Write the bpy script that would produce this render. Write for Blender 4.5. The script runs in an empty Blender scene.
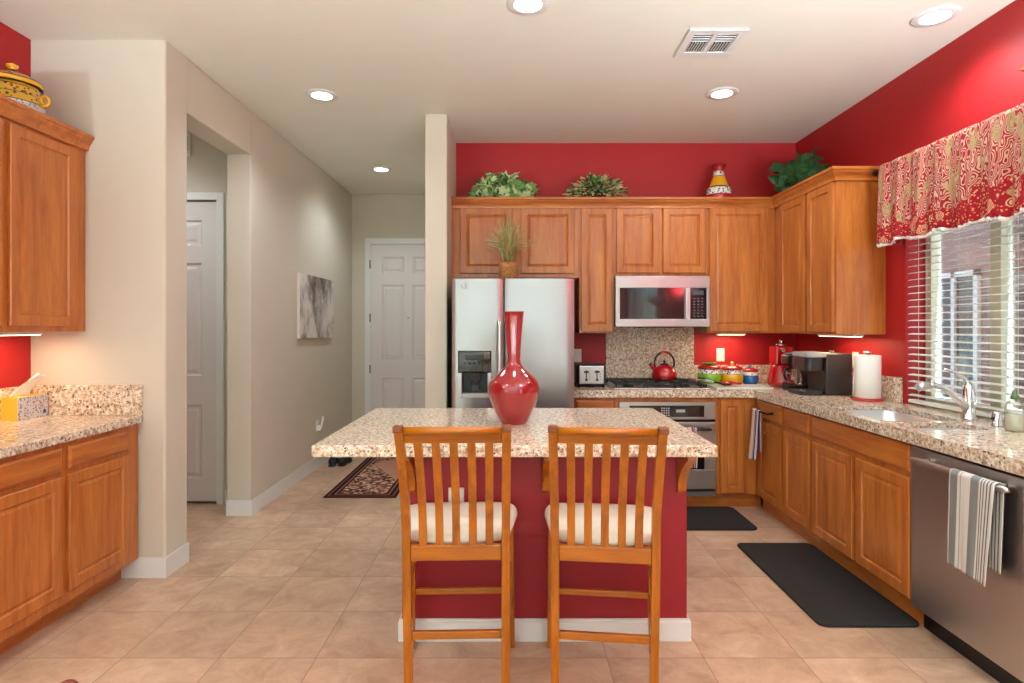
import bpy, bmesh, math, random
from mathutils import Vector, Matrix
random.seed(7)
C = bpy.context.scene.collection
SC = bpy.context.scene
PI = math.pi

# ------------------------------------------------------------------ camera
cam_data = bpy.data.cameras.new('camera')
cam = bpy.data.objects.new('camera', cam_data)
C.objects.link(cam)
cam.location = (0, 0, 1.41)
cam.rotation_euler = (PI / 2, 0, 0)
cam_data.sensor_width = 36.0
cam_data.lens = 585.0 * 36.0 / 1024.0
cam_data.shift_x = -1.0 / 1024.0
cam_data.shift_y = -14.5 / 1024.0
cam_data.clip_start = 0.05
SC.camera = cam

# ------------------------------------------------------------------ world, exposure
world = bpy.data.worlds.new('sky')
SC.world = world
world.use_nodes = True
_bg = world.node_tree.nodes['Background']
_bg.inputs[0].default_value = (0.65, 0.88, 1.0, 1)
WORLD_STRENGTH = 3.1
_bg.inputs[1].default_value = WORLD_STRENGTH
SC.view_settings.view_transform = 'Standard'
SC.view_settings.look = 'None'
SC.view_settings.exposure = 0.28
SC.view_settings.gamma = 1.0
SC.view_settings.use_curve_mapping = False
SC.cycles.max_bounces = 10
SC.cycles.diffuse_bounces = 6
SC.cycles.glossy_bounces = 4
SC.cycles.transparent_max_bounces = 12
SC.cycles.sample_clamp_indirect = 6.0
SC.cycles.caustics_reflective = False
SC.cycles.caustics_refractive = False

_sun = bpy.data.lights.new('sun', 'SUN')
_sun.energy = 64.0
_sun.angle = math.radians(1.0)
_sun.color = (0.62, 0.88, 1.0)
sun = bpy.data.objects.new('sun', _sun)
C.objects.link(sun)
sun.rotation_euler = Vector((-0.03, 0.50, -0.86)).to_track_quat('-Z', 'Y').to_euler()

LAMP_W = 30.0          # each recessed ceiling lamp
UPLIGHT_W = 350.0
UNDER_W = 1.6          # each under-cabinet light bar


# ------------------------------------------------------------------ materials
def rgb(r, g, b):
    f = lambda c: ((c / 255.0) / 12.92) if c / 255.0 <= 0.04045 else (((c / 255.0) + 0.055) / 1.055) ** 2.4
    return (f(r), f(g), f(b), 1)


def new_mat(name):
    m = bpy.data.materials.new(name)
    m.use_nodes = True
    nt = m.node_tree
    return m, nt, nt.nodes['Principled BSDF']


def N(nt, kind, **kw):
    n = nt.nodes.new(kind)
    for k, v in kw.items():
        setattr(n, k, v)
    return n


def ramp(nt, stops, interp='LINEAR'):
    r = nt.nodes.new('ShaderNodeValToRGB')
    r.color_ramp.interpolation = interp
    els = r.color_ramp.elements
    while len(els) < len(stops):
        els.new(0.5)
    for e, (p, c) in zip(els, stops):
        e.position = p
        e.color = c
    return r


def coords(nt, scale=(1, 1, 1), out='Object', loc=(0, 0, 0), rot=(0, 0, 0)):
    tc = N(nt, 'ShaderNodeTexCoord')
    mp = N(nt, 'ShaderNodeMapping')
    mp.inputs['Scale'].default_value = scale
    mp.inputs['Location'].default_value = loc
    mp.inputs['Rotation'].default_value = rot
    nt.links.new(tc.outputs[out], mp.inputs['Vector'])
    return mp.outputs['Vector']


def plain(name, col, rough=0.5, metal=0.0, spec=0.5, coat=0.0, bump=0.0, bscale=200, emit=None, estr=0, var=0.0, vscale=3):
    m, nt, b = new_mat(name)
    b.inputs['Base Color'].default_value = col
    b.inputs['Roughness'].default_value = rough
    b.inputs['Metallic'].default_value = metal
    b.inputs['Specular IOR Level'].default_value = spec
    b.inputs['Coat Weight'].default_value = coat
    b.inputs['Coat Roughness'].default_value = 0.1
    n = N(nt, 'ShaderNodeTexNoise')
    n.inputs['Scale'].default_value = vscale
    n.inputs['Detail'].default_value = 4
    nt.links.new(coords(nt), n.inputs['Vector'])
    v = max(var, 0.01)
    r = ramp(nt, [(0.3, tuple(c * (1 - v) for c in col[:3]) + (1,)), (0.7, tuple(min(1, c * (1 + v)) for c in col[:3]) + (1,))])
    nt.links.new(n.outputs['Fac'], r.inputs['Fac'])
    nt.links.new(r.outputs['Color'], b.inputs['Base Color'])
    if bump > 0:
        n2 = N(nt, 'ShaderNodeTexNoise')
        n2.inputs['Scale'].default_value = bscale
        n2.inputs['Detail'].default_value = 3
        nt.links.new(coords(nt), n2.inputs['Vector'])
        bp = N(nt, 'ShaderNodeBump')
        bp.inputs['Strength'].default_value = bump
        bp.inputs['Distance'].default_value = 0.002
        nt.links.new(n2.outputs['Fac'], bp.inputs['Height'])
        nt.links.new(bp.outputs['Normal'], b.inputs['Normal'])
    if emit is not None:
        b.inputs['Emission Color'].default_value = emit
        b.inputs['Emission Strength'].default_value = estr
    return m


def wood(name, dark, light, rough=0.32, axis='Z', coat=0.25, scale=1.0):
    m, nt, b = new_mat(name)
    s = {'Z': (9, 9, 0.9), 'X': (0.9, 9, 9), 'Y': (9, 0.9, 9)}[axis]
    v = coords(nt, tuple(c * scale for c in s))
    n = N(nt, 'ShaderNodeTexNoise')
    n.inputs['Scale'].default_value = 2.2
    n.inputs['Detail'].default_value = 7
    n.inputs['Roughness'].default_value = 0.6
    n.inputs['Distortion'].default_value = 0.6
    nt.links.new(v, n.inputs['Vector'])
    n2 = N(nt, 'ShaderNodeTexNoise')
    n2.inputs['Scale'].default_value = 18
    n2.inputs['Detail'].default_value = 3
    nt.links.new(v, n2.inputs['Vector'])
    mx = N(nt, 'ShaderNodeMath', operation='MULTIPLY_ADD')
    nt.links.new(n2.outputs['Fac'], mx.inputs[0])
    mx.inputs[1].default_value = 0.25
    nt.links.new(n.outputs['Fac'], mx.inputs[2])
    r = ramp(nt, [(0.40, dark), (0.62, tuple((a + c) / 2 for a, c in zip(dark, light))), (0.85, light)])
    nt.links.new(mx.outputs[0], r.inputs['Fac'])
    nt.links.new(r.outputs['Color'], b.inputs['Base Color'])
    b.inputs['Roughness'].default_value = rough
    b.inputs['Coat Weight'].default_value = coat
    b.inputs['Coat Roughness'].default_value = 0.18
    bp = N(nt, 'ShaderNodeBump')
    bp.inputs['Strength'].default_value = 0.04
    bp.inputs['Distance'].default_value = 0.002
    nt.links.new(n2.outputs['Fac'], bp.inputs['Height'])
    nt.links.new(bp.outputs['Normal'], b.inputs['Normal'])
    return m


def granite(name, rough=0.12):
    m, nt, b = new_mat(name)
    v = coords(nt)
    n = N(nt, 'ShaderNodeTexNoise')
    n.inputs['Scale'].default_value = 58
    n.inputs['Detail'].default_value = 5
    n.inputs['Roughness'].default_value = 0.65
    nt.links.new(v, n.inputs['Vector'])
    base = ramp(nt, [(0.34, rgb(150, 124, 108)), (0.43, rgb(196, 172, 146)), (0.52, rgb(220, 202, 176)), (0.64, rgb(240, 234, 226))])
    nt.links.new(n.outputs['Fac'], base.inputs['Fac'])
    vo = N(nt, 'ShaderNodeTexVoronoi')
    vo.inputs['Scale'].default_value = 135
    nt.links.new(v, vo.inputs['Vector'])
    sp = ramp(nt, [(0.0, (1, 1, 1, 1)), (0.13, (1, 1, 1, 1)), (0.20, (0, 0, 0, 1))])
    nt.links.new(vo.outputs['Color'], sp.inputs['Fac'])
    mix = N(nt, 'ShaderNodeMix', data_type='RGBA')
    nt.links.new(sp.outputs['Color'], mix.inputs['Factor'])
    nt.links.new(base.outputs['Color'], mix.inputs['A'])
    mix.inputs['B'].default_value = rgb(66, 58, 62)
    n3 = N(nt, 'ShaderNodeTexNoise')
    n3.inputs['Scale'].default_value = 80
    n3.inputs['Detail'].default_value = 2
    nt.links.new(coords(nt, loc=(3, 5, 1)), n3.inputs['Vector'])
    g = ramp(nt, [(0.58, (0, 0, 0, 1)), (0.66, (1, 1, 1, 1))])
    nt.links.new(n3.outputs['Fac'], g.inputs['Fac'])
    mix2 = N(nt, 'ShaderNodeMix', data_type='RGBA')
    nt.links.new(g.outputs['Color'], mix2.inputs['Factor'])
    nt.links.new(mix.outputs['Result'], mix2.inputs['A'])
    mix2.inputs['B'].default_value = rgb(168, 128, 100)
    nt.links.new(mix2.outputs['Result'], b.inputs['Base Color'])
    b.inputs['Roughness'].default_value = rough
    return m


def floor_mat():
    m, nt, b = new_mat('travertine_tile')
    v = coords(nt, loc=(-0.813 + 0.413 * 20, -2.492 + 0.4045 * 20, 0))
    br = N(nt, 'ShaderNodeTexBrick', offset=0.0, squash=1.0)
    br.inputs['Color1'].default_value = (0, 0, 0, 1)
    br.inputs['Color2'].default_value = (1, 1, 1, 1)
    br.inputs['Mortar'].default_value = (0.5, 0.5, 0.5, 1)
    br.inputs['Scale'].default_value = 1.0
    br.inputs['Mortar Size'].default_value = 0.0022
    br.inputs['Mortar Smooth'].default_value = 0.2
    br.inputs['Brick Width'].default_value = 0.413
    br.inputs['Row Height'].default_value = 0.4045
    nt.links.new(v, br.inputs['Vector'])
    # offset the marbling per tile
    sc = N(nt, 'ShaderNodeVectorMath', operation='SCALE')
    sc.inputs['Scale'].default_value = 7.0
    nt.links.new(br.outputs['Color'], sc.inputs[0])
    ad = N(nt, 'ShaderNodeVectorMath', operation='ADD')
    nt.links.new(v, ad.inputs[0])
    nt.links.new(sc.outputs[0], ad.inputs[1])
    n = N(nt, 'ShaderNodeTexNoise')
    n.inputs['Scale'].default_value = 5.5
    n.inputs['Detail'].default_value = 10
    n.inputs['Roughness'].default_value = 0.70
    n.inputs['Distortion'].default_value = 0.5
    nt.links.new(ad.outputs[0], n.inputs['Vector'])
    r = ramp(nt, [(0.30, rgb(176, 140, 116)), (0.46, rgb(196, 162, 136)), (0.58, rgb(208, 176, 151)), (0.72, rgb(222, 196, 174))])
    nt.links.new(n.outputs['Fac'], r.inputs['Fac'])
    # per-tile tint
    tint = ramp(nt, [(0.0, (0.80, 0.77, 0.74, 1)), (1.0, (1.04, 1.00, 0.97, 1))])
    nt.links.new(br.outputs['Color'], tint.inputs['Fac'])
    mul = N(nt, 'ShaderNodeMix', data_type='RGBA', blend_type='MULTIPLY')
    mul.inputs['Factor'].default_value = 1
    nt.links.new(r.outputs['Color'], mul.inputs['A'])
    nt.links.new(tint.outputs['Color'], mul.inputs['B'])
    mx = N(nt, 'ShaderNodeMix', data_type='RGBA')
    nt.links.new(br.outputs['Fac'], mx.inputs['Factor'])
    nt.links.new(mul.outputs['Result'], mx.inputs['A'])
    mx.inputs['B'].default_value = rgb(150, 120, 98)
    nt.links.new(mx.outputs['Result'], b.inputs['Base Color'])
    b.inputs['Roughness'].default_value = 0.34
    bp = N(nt, 'ShaderNodeBump')
    bp.invert = True
    bp.inputs['Strength'].default_value = 0.3
    bp.inputs['Distance'].default_value = 0.001
    nt.links.new(br.outputs['Fac'], bp.inputs['Height'])
    nt.links.new(bp.outputs['Normal'], b.inputs['Normal'])
    return m


def steel(name, col=(0.62, 0.61, 0.60, 1), rough=0.26, axis='Z'):
    m, nt, b = new_mat(name)
    s = {'Z': (250, 250, 2), 'X': (2, 250, 250), 'Y': (250, 2, 250)}[axis]
    n = N(nt, 'ShaderNodeTexNoise')
    n.inputs['Scale'].default_value = 1.5
    n.inputs['Detail'].default_value = 3
    nt.links.new(coords(nt, s), n.inputs['Vector'])
    r = N(nt, 'ShaderNodeMapRange')
    r.inputs['To Min'].default_value = rough - 0.05
    r.inputs['To Max'].default_value = rough + 0.07
    nt.links.new(n.outputs['Fac'], r.inputs['Value'])
    nt.links.new(r.outputs[0], b.inputs['Roughness'])
    b.inputs['Base Color'].default_value = col
    b.inputs['Metallic'].default_value = 1.0
    bp = N(nt, 'ShaderNodeBump')
    bp.inputs['Strength'].default_value = 0.02
    bp.inputs['Distance'].default_value = 0.001
    nt.links.new(n.outputs['Fac'], bp.inputs['Height'])
    nt.links.new(bp.outputs['Normal'], b.inputs['Normal'])
    return m


def pane_glass(name, tint=(1, 1, 1, 1), refl=0.08):
    m = bpy.data.materials.new(name)
    m.use_nodes = True
    nt = m.node_tree
    nt.nodes.clear()
    out = N(nt, 'ShaderNodeOutputMaterial')
    t = N(nt, 'ShaderNodeBsdfTransparent')
    t.inputs[0].default_value = tint
    g = N(nt, 'ShaderNodeBsdfGlossy')
    g.inputs['Roughness'].default_value = 0.02
    lw = N(nt, 'ShaderNodeLayerWeight')
    lw.inputs['Blend'].default_value = 0.25
    mr = N(nt, 'ShaderNodeMapRange')
    mr.inputs['To Min'].default_value = refl * 0.5
    mr.inputs['To Max'].default_value = min(1.0, refl * 6)
    nt.links.new(lw.outputs['Fresnel'], mr.inputs['Value'])
    mx = N(nt, 'ShaderNodeMixShader')
    nt.links.new(mr.outputs[0], mx.inputs[0])
    nt.links.new(t.outputs[0], mx.inputs[1])
    nt.links.new(g.outputs[0], mx.inputs[2])
    nt.links.new(mx.outputs[0], out.inputs[0])
    return m


def painted_band(name, base, spots, scale=60, rough=0.2):
    """glazed pottery band with painted spots of several colours"""
    m, nt, b = new_mat(name)
    v = coords(nt)
    vo = N(nt, 'ShaderNodeTexVoronoi')
    vo.inputs['Scale'].default_value = scale
    nt.links.new(v, vo.inputs['Vector'])
    hit = ramp(nt, [(0.0, (1, 1, 1, 1)), (0.34, (1, 1, 1, 1)), (0.42, (0, 0, 0, 1))])
    nt.links.new(vo.outputs['Distance'], hit.inputs['Fac'])
    n = len(spots)
    cr = ramp(nt, [(i / n, c) for i, c in enumerate(spots)], 'CONSTANT')
    sep = N(nt, 'ShaderNodeSeparateColor')
    nt.links.new(vo.outputs['Color'], sep.inputs[0])
    nt.links.new(sep.outputs[0], cr.inputs['Fac'])
    mx = N(nt, 'ShaderNodeMix', data_type='RGBA')
    nt.links.new(hit.outputs['Color'], mx.inputs['Factor'])
    mx.inputs['A'].default_value = base
    nt.links.new(cr.outputs['Color'], mx.inputs['B'])
    nt.links.new(mx.outputs['Result'], b.inputs['Base Color'])
    b.inputs['Roughness'].default_value = rough
    b.inputs['Coat Weight'].default_value = 0.4
    return m


def paisley():
    m, nt, b = new_mat('paisley_fabric')
    tc = N(nt, 'ShaderNodeTexCoord')
    mp = N(nt, 'ShaderNodeMapping')
    nt.links.new(tc.outputs['UV'], mp.inputs['Vector'])
    v = mp.outputs['Vector']

    def mth(op, a, c=None):
        q = N(nt, 'ShaderNodeMath', operation=op)
        for i, t in enumerate((a, c)):
            if t is None:
                continue
            if isinstance(t, (int, float)):
                q.inputs[i].default_value = t
            else:
                nt.links.new(t, q.inputs[i])
        return q.outputs[0]
    n = N(nt, 'ShaderNodeTexNoise')
    n.inputs['Scale'].default_value = 6.5
    n.inputs['Detail'].default_value = 1.0
    mp2 = N(nt, 'ShaderNodeMapping')
    mp2.inputs['Scale'].default_value = (1.5, 0.75, 1)
    nt.links.new(v, mp2.inputs['Vector'])
    nt.links.new(mp2.outputs['Vector'], n.inputs['Vector'])
    s1 = mth('SINE', mth('MULTIPLY', n.outputs['Fac'], 90))
    line = ramp(nt, [(0.38, rgb(160, 30, 42)), (0.55, rgb(180, 78, 74)), (0.74, rgb(206, 158, 140)), (0.95, rgb(196, 168, 144))])
    nt.links.new(mth('ADD', mth('MULTIPLY', s1, 0.5), 0.5), line.inputs['Fac'])
    # slower colour zones: gold, olive grey
    n2 = N(nt, 'ShaderNodeTexNoise')
    n2.inputs['Scale'].default_value = 5.0
    n2.inputs['Detail'].default_value = 2
    mp3 = N(nt, 'ShaderNodeMapping')
    mp3.inputs['Scale'].default_value = (1.5, 0.6, 1)
    mp3.inputs['Location'].default_value = (7, 3, 0)
    nt.links.new(v, mp3.inputs['Vector'])
    nt.links.new(mp3.outputs['Vector'], n2.inputs['Vector'])
    s2 = mth('SINE', mth('MULTIPLY', n2.outputs['Fac'], 150))
    line2 = ramp(nt, [(0.25, rgb(150, 128, 96)), (0.5, rgb(204, 132, 52)), (0.7, rgb(150, 140, 112)), (0.9, rgb(192, 160, 120))])
    nt.links.new(mth('ADD', mth('MULTIPLY', s2, 0.5), 0.5), line2.inputs['Fac'])
    z = ramp(nt, [(0.56, (0, 0, 0, 1)), (0.60, (1, 1, 1, 1))])
    nt.links.new(n2.outputs['Fac'], z.inputs['Fac'])
    mx = N(nt, 'ShaderNodeMix', data_type='RGBA')
    nt.links.new(z.outputs['Color'], mx.inputs['Factor'])
    nt.links.new(line.outputs['Color'], mx.inputs['A'])
    nt.links.new(line2.outputs['Color'], mx.inputs['B'])
    # red ground with small flowers and ringed medallions towards the hem
    v3 = N(nt, 'ShaderNodeTexVoronoi')
    v3.inputs['Scale'].default_value = 36
    nt.links.new(v, v3.inputs['Vector'])
    dots = ramp(nt, [(0.16, rgb(216, 176, 120)), (0.30, rgb(196, 100, 84)), (0.42, rgb(158, 26, 38))])
    nt.links.new(v3.outputs['Distance'], dots.inputs['Fac'])
    v4 = N(nt, 'ShaderNodeTexVoronoi')
    v4.inputs['Scale'].default_value = 6
    nt.links.new(v, v4.inputs['Vector'])
    s4 = mth('SINE', mth('MULTIPLY', v4.outputs['Distance'], 80))
    med = ramp(nt, [(0.3, rgb(160, 34, 40)), (0.55, rgb(206, 130, 60)), (0.75, rgb(216, 176, 150))])
    nt.links.new(mth('ADD', mth('MULTIPLY', s4, 0.5), 0.5), med.inputs['Fac'])
    inm = ramp(nt, [(0.34, (1, 1, 1, 1)), (0.38, (0, 0, 0, 1))])
    nt.links.new(v4.outputs['Distance'], inm.inputs['Fac'])
    gd = N(nt, 'ShaderNodeMix', data_type='RGBA')
    nt.links.new(inm.outputs['Color'], gd.inputs['Factor'])
    nt.links.new(dots.outputs['Color'], gd.inputs['A'])
    nt.links.new(med.outputs['Color'], gd.inputs['B'])
    n5 = N(nt, 'ShaderNodeTexNoise')
    n5.inputs['Scale'].default_value = 5
    nt.links.new(v, n5.inputs['Vector'])
    su = N(nt, 'ShaderNodeSeparateXYZ')
    nt.links.new(tc.outputs['UV'], su.inputs[0])
    sel = ramp(nt, [(0.70, (0, 0, 0, 1)), (0.74, (1, 1, 1, 1))])
    nt.links.new(mth('ADD', su.outputs['Y'], mth('MULTIPLY', mth('SUBTRACT', n5.outputs['Fac'], 0.5), 1.1)), sel.inputs['Fac'])
    mx2 = N(nt, 'ShaderNodeMix', data_type='RGBA')
    nt.links.new(sel.outputs['Color'], mx2.inputs['Factor'])
    nt.links.new(mx.outputs['Result'], mx2.inputs['A'])
    nt.links.new(gd.outputs['Result'], mx2.inputs['B'])
    nt.links.new(mx2.outputs['Result'], b.inputs['Base Color'])
    b.inputs['Roughness'].default_value = 0.85
    b.inputs['Specular IOR Level'].default_value = 0.2
    return m


def stripes(name, stops, rough=0.9):
    """cloth stripes across U; CONSTANT ramp"""
    m, nt, b = new_mat(name)
    tc = N(nt, 'ShaderNodeTexCoord')
    s = N(nt, 'ShaderNodeSeparateXYZ')
    nt.links.new(tc.outputs['UV'], s.inputs[0])
    r = ramp(nt, stops, 'CONSTANT')
    nt.links.new(s.outputs['X'], r.inputs['Fac'])
    nt.links.new(r.outputs['Color'], b.inputs['Base Color'])
    b.inputs['Roughness'].default_value = rough
    b.inputs['Specular IOR Level'].default_value = 0.1
    w = N(nt, 'ShaderNodeTexNoise')
    w.inputs['Scale'].default_value = 400
    nt.links.new(tc.outputs['Object'], w.inputs['Vector'])
    bp = N(nt, 'ShaderNodeBump')
    bp.inputs['Strength'].default_value = 0.3
    bp.inputs['Distance'].default_value = 0.001
    nt.links.new(w.outputs['Fac'], bp.inputs['Height'])
    nt.links.new(bp.outputs['Normal'], b.inputs['Normal'])
    return m


def rug_mat(x0, x1, y0, y1):
    m, nt, b = new_mat('patterned_rug')
    tc = N(nt, 'ShaderNodeTexCoord')
    v = tc.outputs['Object']
    sep = N(nt, 'ShaderNodeSeparateXYZ')
    nt.links.new(v, sep.inputs[0])

    def math2(op, a, c):
        q = N(nt, 'ShaderNodeMath', operation=op)
        for i, t in enumerate((a, c)):
            if t is None:
                continue
            if isinstance(t, (int, float)):
                q.inputs[i].default_value = t
            else:
                nt.links.new(t, q.inputs[i])
        return q.outputs[0]
    hx, hy = (x1 - x0) / 2, (y1 - y0) / 2
    ax = math2('ABSOLUTE', sep.outputs['X'], None)
    ay = math2('ABSOLUTE', sep.outputs['Y'], None)
    ex = math2('SUBTRACT', hx, ax)
    ey = math2('SUBTRACT', hy, ay)
    e = math2('MINIMUM', ex, ey)
    bd = ramp(nt, [(0.0, rgb(60, 28, 26)), (0.22, rgb(120, 80, 66)), (0.34, rgb(50, 22, 24)), (0.62, rgb(140, 104, 88)), (0.74, rgb(52, 24, 26)), (0.9, rgb(176, 140, 120))], 'CONSTANT')
    es = math2('MULTIPLY', e, 9.0)
    nt.links.new(es, bd.inputs['Fac'])
    vo = N(nt, 'ShaderNodeTexVoronoi')
    vo.inputs['Scale'].default_value = 38
    nt.links.new(v, vo.inputs['Vector'])
    sc = N(nt, 'ShaderNodeSeparateColor')
    nt.links.new(vo.outputs['Color'], sc.inputs[0])
    fld = ramp(nt, [(0.0, rgb(104, 56, 48)), (0.3, rgb(182, 146, 124)), (0.52, rgb(150, 96, 82)), (0.72, rgb(206, 176, 152)), (0.9, rgb(60, 44, 52))], 'CONSTANT')
    nt.links.new(sc.outputs[0], fld.inputs['Fac'])
    # salmon medallion, open towards the right long side
    mxx = math2('SUBTRACT', hx, sep.outputs['X'])
    my = math2('ABSOLUTE', math2('SUBTRACT', sep.outputs['Y'], 0.25), None)
    d = math2('ADD', math2('MULTIPLY', mxx, 2.2), math2('MULTIPLY', my, 1.2))
    md = math2('LESS_THAN', d, 0.98)
    m1 = N(nt, 'ShaderNodeMix', data_type='RGBA')
    nt.links.new(md, m1.inputs['Factor'])
    nt.links.new(fld.outputs['Color'], m1.inputs['A'])
    m1.inputs['B'].default_value = rgb(196, 140, 118)
    isb = math2('LESS_THAN', e, 0.1)
    m2 = N(nt, 'ShaderNodeMix', data_type='RGBA')
    nt.links.new(isb, m2.inputs['Factor'])
    nt.links.new(m1.outputs['Result'], m2.inputs['A'])
    nt.links.new(bd.outputs['Color'], m2.inputs['B'])
    nt.links.new(m2.outputs['Result'], b.inputs['Base Color'])
    b.inputs['Roughness'].default_value = 0.95
    b.inputs['Specular IOR Level'].default_value = 0.1
    return m


def art_mat():
    m, nt, b = new_mat('abstract_painting')
    n = N(nt, 'ShaderNodeTexNoise')
    n.inputs['Scale'].default_value = 3.2
    n.inputs['Detail'].default_value = 7
    n.inputs['Roughness'].default_value = 0.65
    nt.links.new(coords(nt, (1, 1.1, 0.8)), n.inputs['Vector'])
    r = ramp(nt, [(0.32, rgb(70, 62, 56)), (0.44, rgb(140, 130, 120)), (0.56, rgb(206, 200, 192)), (0.7, rgb(226, 222, 216))])
    nt.links.new(n.outputs['Fac'], r.inputs['Fac'])
    nt.links.new(r.outputs['Color'], b.inputs['Base Color'])
    b.inputs['Roughness'].default_value = 0.8
    return m


M = {}
M['red'] = plain('red_wall_paint', rgb(172, 20, 25), 0.55, bump=0.15, bscale=120)
M['beige'] = plain('beige_wall_paint', rgb(207, 198, 182), 0.7, bump=0.2, bscale=90)
M['ceil'] = plain('ceiling_paint', rgb(232, 230, 217), 0.8, bump=0.2, bscale=90)
M['white'] = plain('white_trim_paint', rgb(226, 226, 224), 0.4)
M['door'] = plain('white_door_paint', rgb(218, 212, 208), 0.45)
M['island_red'] = plain('island_red_paint', rgb(150, 22, 36), 0.5, bump=0.15, bscale=120)
M['floor'] = floor_mat()
M['wood'] = wood('cabinet_maple', rgb(160, 80, 29), rgb(204, 127, 56))
M['woodx'] = wood('cabinet_maple_across', rgb(160, 80, 29), rgb(204, 127, 56), axis='X')
M['woody'] = wood('cabinet_maple_lengthwise', rgb(160, 80, 29), rgb(204, 127, 56), axis='Y')
M['chair'] = wood('oak_chair', rgb(138, 72, 2), rgb(196, 114, 8), rough=0.28)
M['chairx'] = wood('oak_chair_rail', rgb(138, 72, 2), rgb(196, 114, 8), rough=0.28, axis='X')
M['endgrain'] = plain('oak_end_grain', rgb(118, 58, 14), 0.5)
M['gran'] = granite('granite')
M['steel'] = steel('brushed_steel', rough=0.3)
M['sinksteel'] = steel('sink_steel', col=(0.8, 0.8, 0.8, 1), rough=0.38)
M['steelx'] = steel('brushed_steel_across', col=(0.37, 0.365, 0.36, 1), axis='X', rough=0.30)
M['steel_light'] = steel('bright_brushed_steel', col=(0.46, 0.455, 0.45, 1), axis='X', rough=0.3)
M['steel_dark'] = steel('dark_brushed_steel', col=(0.58, 0.565, 0.55, 1), rough=0.36)
M['chrome'] = plain('chrome', (0.75, 0.75, 0.76, 1), 0.08, metal=1.0)
M['black'] = plain('black_plastic', rgb(18, 18, 20), 0.3)
M['blackglass'] = plain('black_glass', rgb(10, 11, 14), 0.05, coat=1.0)
M['iron'] = plain('cast_iron', rgb(22, 22, 24), 0.55, bump=0.3)
M['mat'] = plain('black_rubber_mat', rgb(26, 24, 24), 0.75, bump=0.3, bscale=300)
M['grey_plastic'] = plain('grey_plastic', rgb(70, 72, 76), 0.4)
M['lightgrey'] = plain('light_grey_plastic', rgb(170, 172, 176), 0.35)
M['cushion'] = plain('cream_upholstery', rgb(226, 218, 202), 0.85, bump=0.3, bscale=250, spec=0.2)
M['redglaze'] = plain('red_lacquer', rgb(150, 12, 22), 0.12, coat=1.0)
M['redenamel'] = plain('red_enamel', rgb(176, 16, 24), 0.15, coat=0.8)
M['plate'] = plain('white_plastic_plate', rgb(228, 226, 220), 0.35)
M['slot'] = plain('outlet_slot_grey', rgb(120, 118, 114), 0.5)
M['bronze'] = plain('dark_bronze', rgb(50, 30, 22), 0.35, metal=0.8)
M['glass'] = pane_glass('window_glass')
M['clearglass'] = pane_glass('clear_glass', refl=0.12)
M['blind'] = plain('white_blind', rgb(236, 236, 232), 0.45)
M['paisley'] = paisley()
M['ruffle'] = plain('cream_ruffle', rgb(222, 210, 206), 0.9)
M['paper'] = plain('white_paper', rgb(240, 238, 234), 0.9)
M['leaf1'] = plain('green_leaf', rgb(112, 156, 86), 0.45)
M['leaf2'] = plain('pale_green_leaf', rgb(196, 216, 158), 0.45)
M['leaf3'] = plain('dark_green_leaf', rgb(44, 92, 46), 0.4)
M['leaf5'] = plain('deep_green_leaf', rgb(32, 74, 36), 0.4)
M['leaf4'] = plain('pinkish_cream_leaf', rgb(232, 210, 160), 0.5)
M['wicker'] = plain('brown_wicker', rgb(160, 104, 52), 0.7, bump=1.0, bscale=90, var=0.5, vscale=60)
M['darkwicker'] = plain('dark_wicker', rgb(56, 30, 24), 0.7, bump=1.0, bscale=90, var=0.4, vscale=60)
M['grass'] = plain('dried_grass', rgb(176, 150, 92), 0.7, var=0.4, vscale=20)
M['gy'] = plain('yellow_glaze', rgb(228, 168, 20), 0.2, coat=0.5)
M['gg'] = plain('lime_green_glaze', rgb(120, 176, 40), 0.2, coat=0.5)
M['gb'] = plain('blue_glaze', rgb(16, 92, 158), 0.2, coat=0.5)
M['gr'] = plain('dark_red_glaze', rgb(170, 24, 26), 0.2, coat=0.5)
M['gk'] = plain('black_line_glaze', rgb(34, 24, 22), 0.3)
M['gw'] = painted_band('white_painted_band', rgb(232, 226, 214), [rgb(40, 90, 60), rgb(60, 60, 70), rgb(190, 60, 40), rgb(40, 60, 130)], 55)
M['gold'] = painted_band('gold_painted_band', rgb(206, 160, 40), [rgb(90, 30, 20), rgb(60, 80, 40), rgb(150, 60, 30), rgb(40, 30, 30)], 50)
M['speck'] = painted_band('speckled_white_band', rgb(206, 208, 204), [rgb(120, 130, 130), rgb(160, 160, 155)], 90)
M['lamp'] = plain('lamp_lens', rgb(255, 250, 240), 0.5, emit=(1, 0.93, 0.82, 1), estr=9)
M['barlamp'] = plain('under_cabinet_lens', rgb(255, 240, 220), 0.5, emit=(1, 0.8, 0.55, 1), estr=4)
M['led'] = plain('display_glow', rgb(20, 24, 24), 0.3, emit=(0.6, 0.8, 0.9, 1), estr=0.08)
M['soap'] = plain('pale_soap', rgb(222, 222, 196), 0.2)
M['stucco'] = plain('neighbour_stucco', rgb(158, 130, 124), 0.9, bump=0.4)
M['concrete'] = plain('outside_concrete', rgb(214, 212, 208), 0.9)
M['boxfloral'] = painted_band('tissue_box_print', rgb(196, 192, 192), [rgb(120, 110, 130), rgb(90, 90, 120), rgb(150, 110, 90)], 90, 0.6)
M['boxyellow'] = plain('yellow_card', rgb(236, 196, 60), 0.6)
M['darkshoe'] = plain('dark_shoe_fabric', rgb(24, 28, 40), 0.8)
M['darkred_wood'] = plain('dark_red_wood', rgb(110, 40, 20), 0.3)
M['marble'] = plain('white_marble', rgb(222, 216, 206), 0.2, var=0.12, vscale=25)
M['bread'] = plain('orange_metal', rgb(214, 110, 30), 0.4, metal=0.3)
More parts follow.
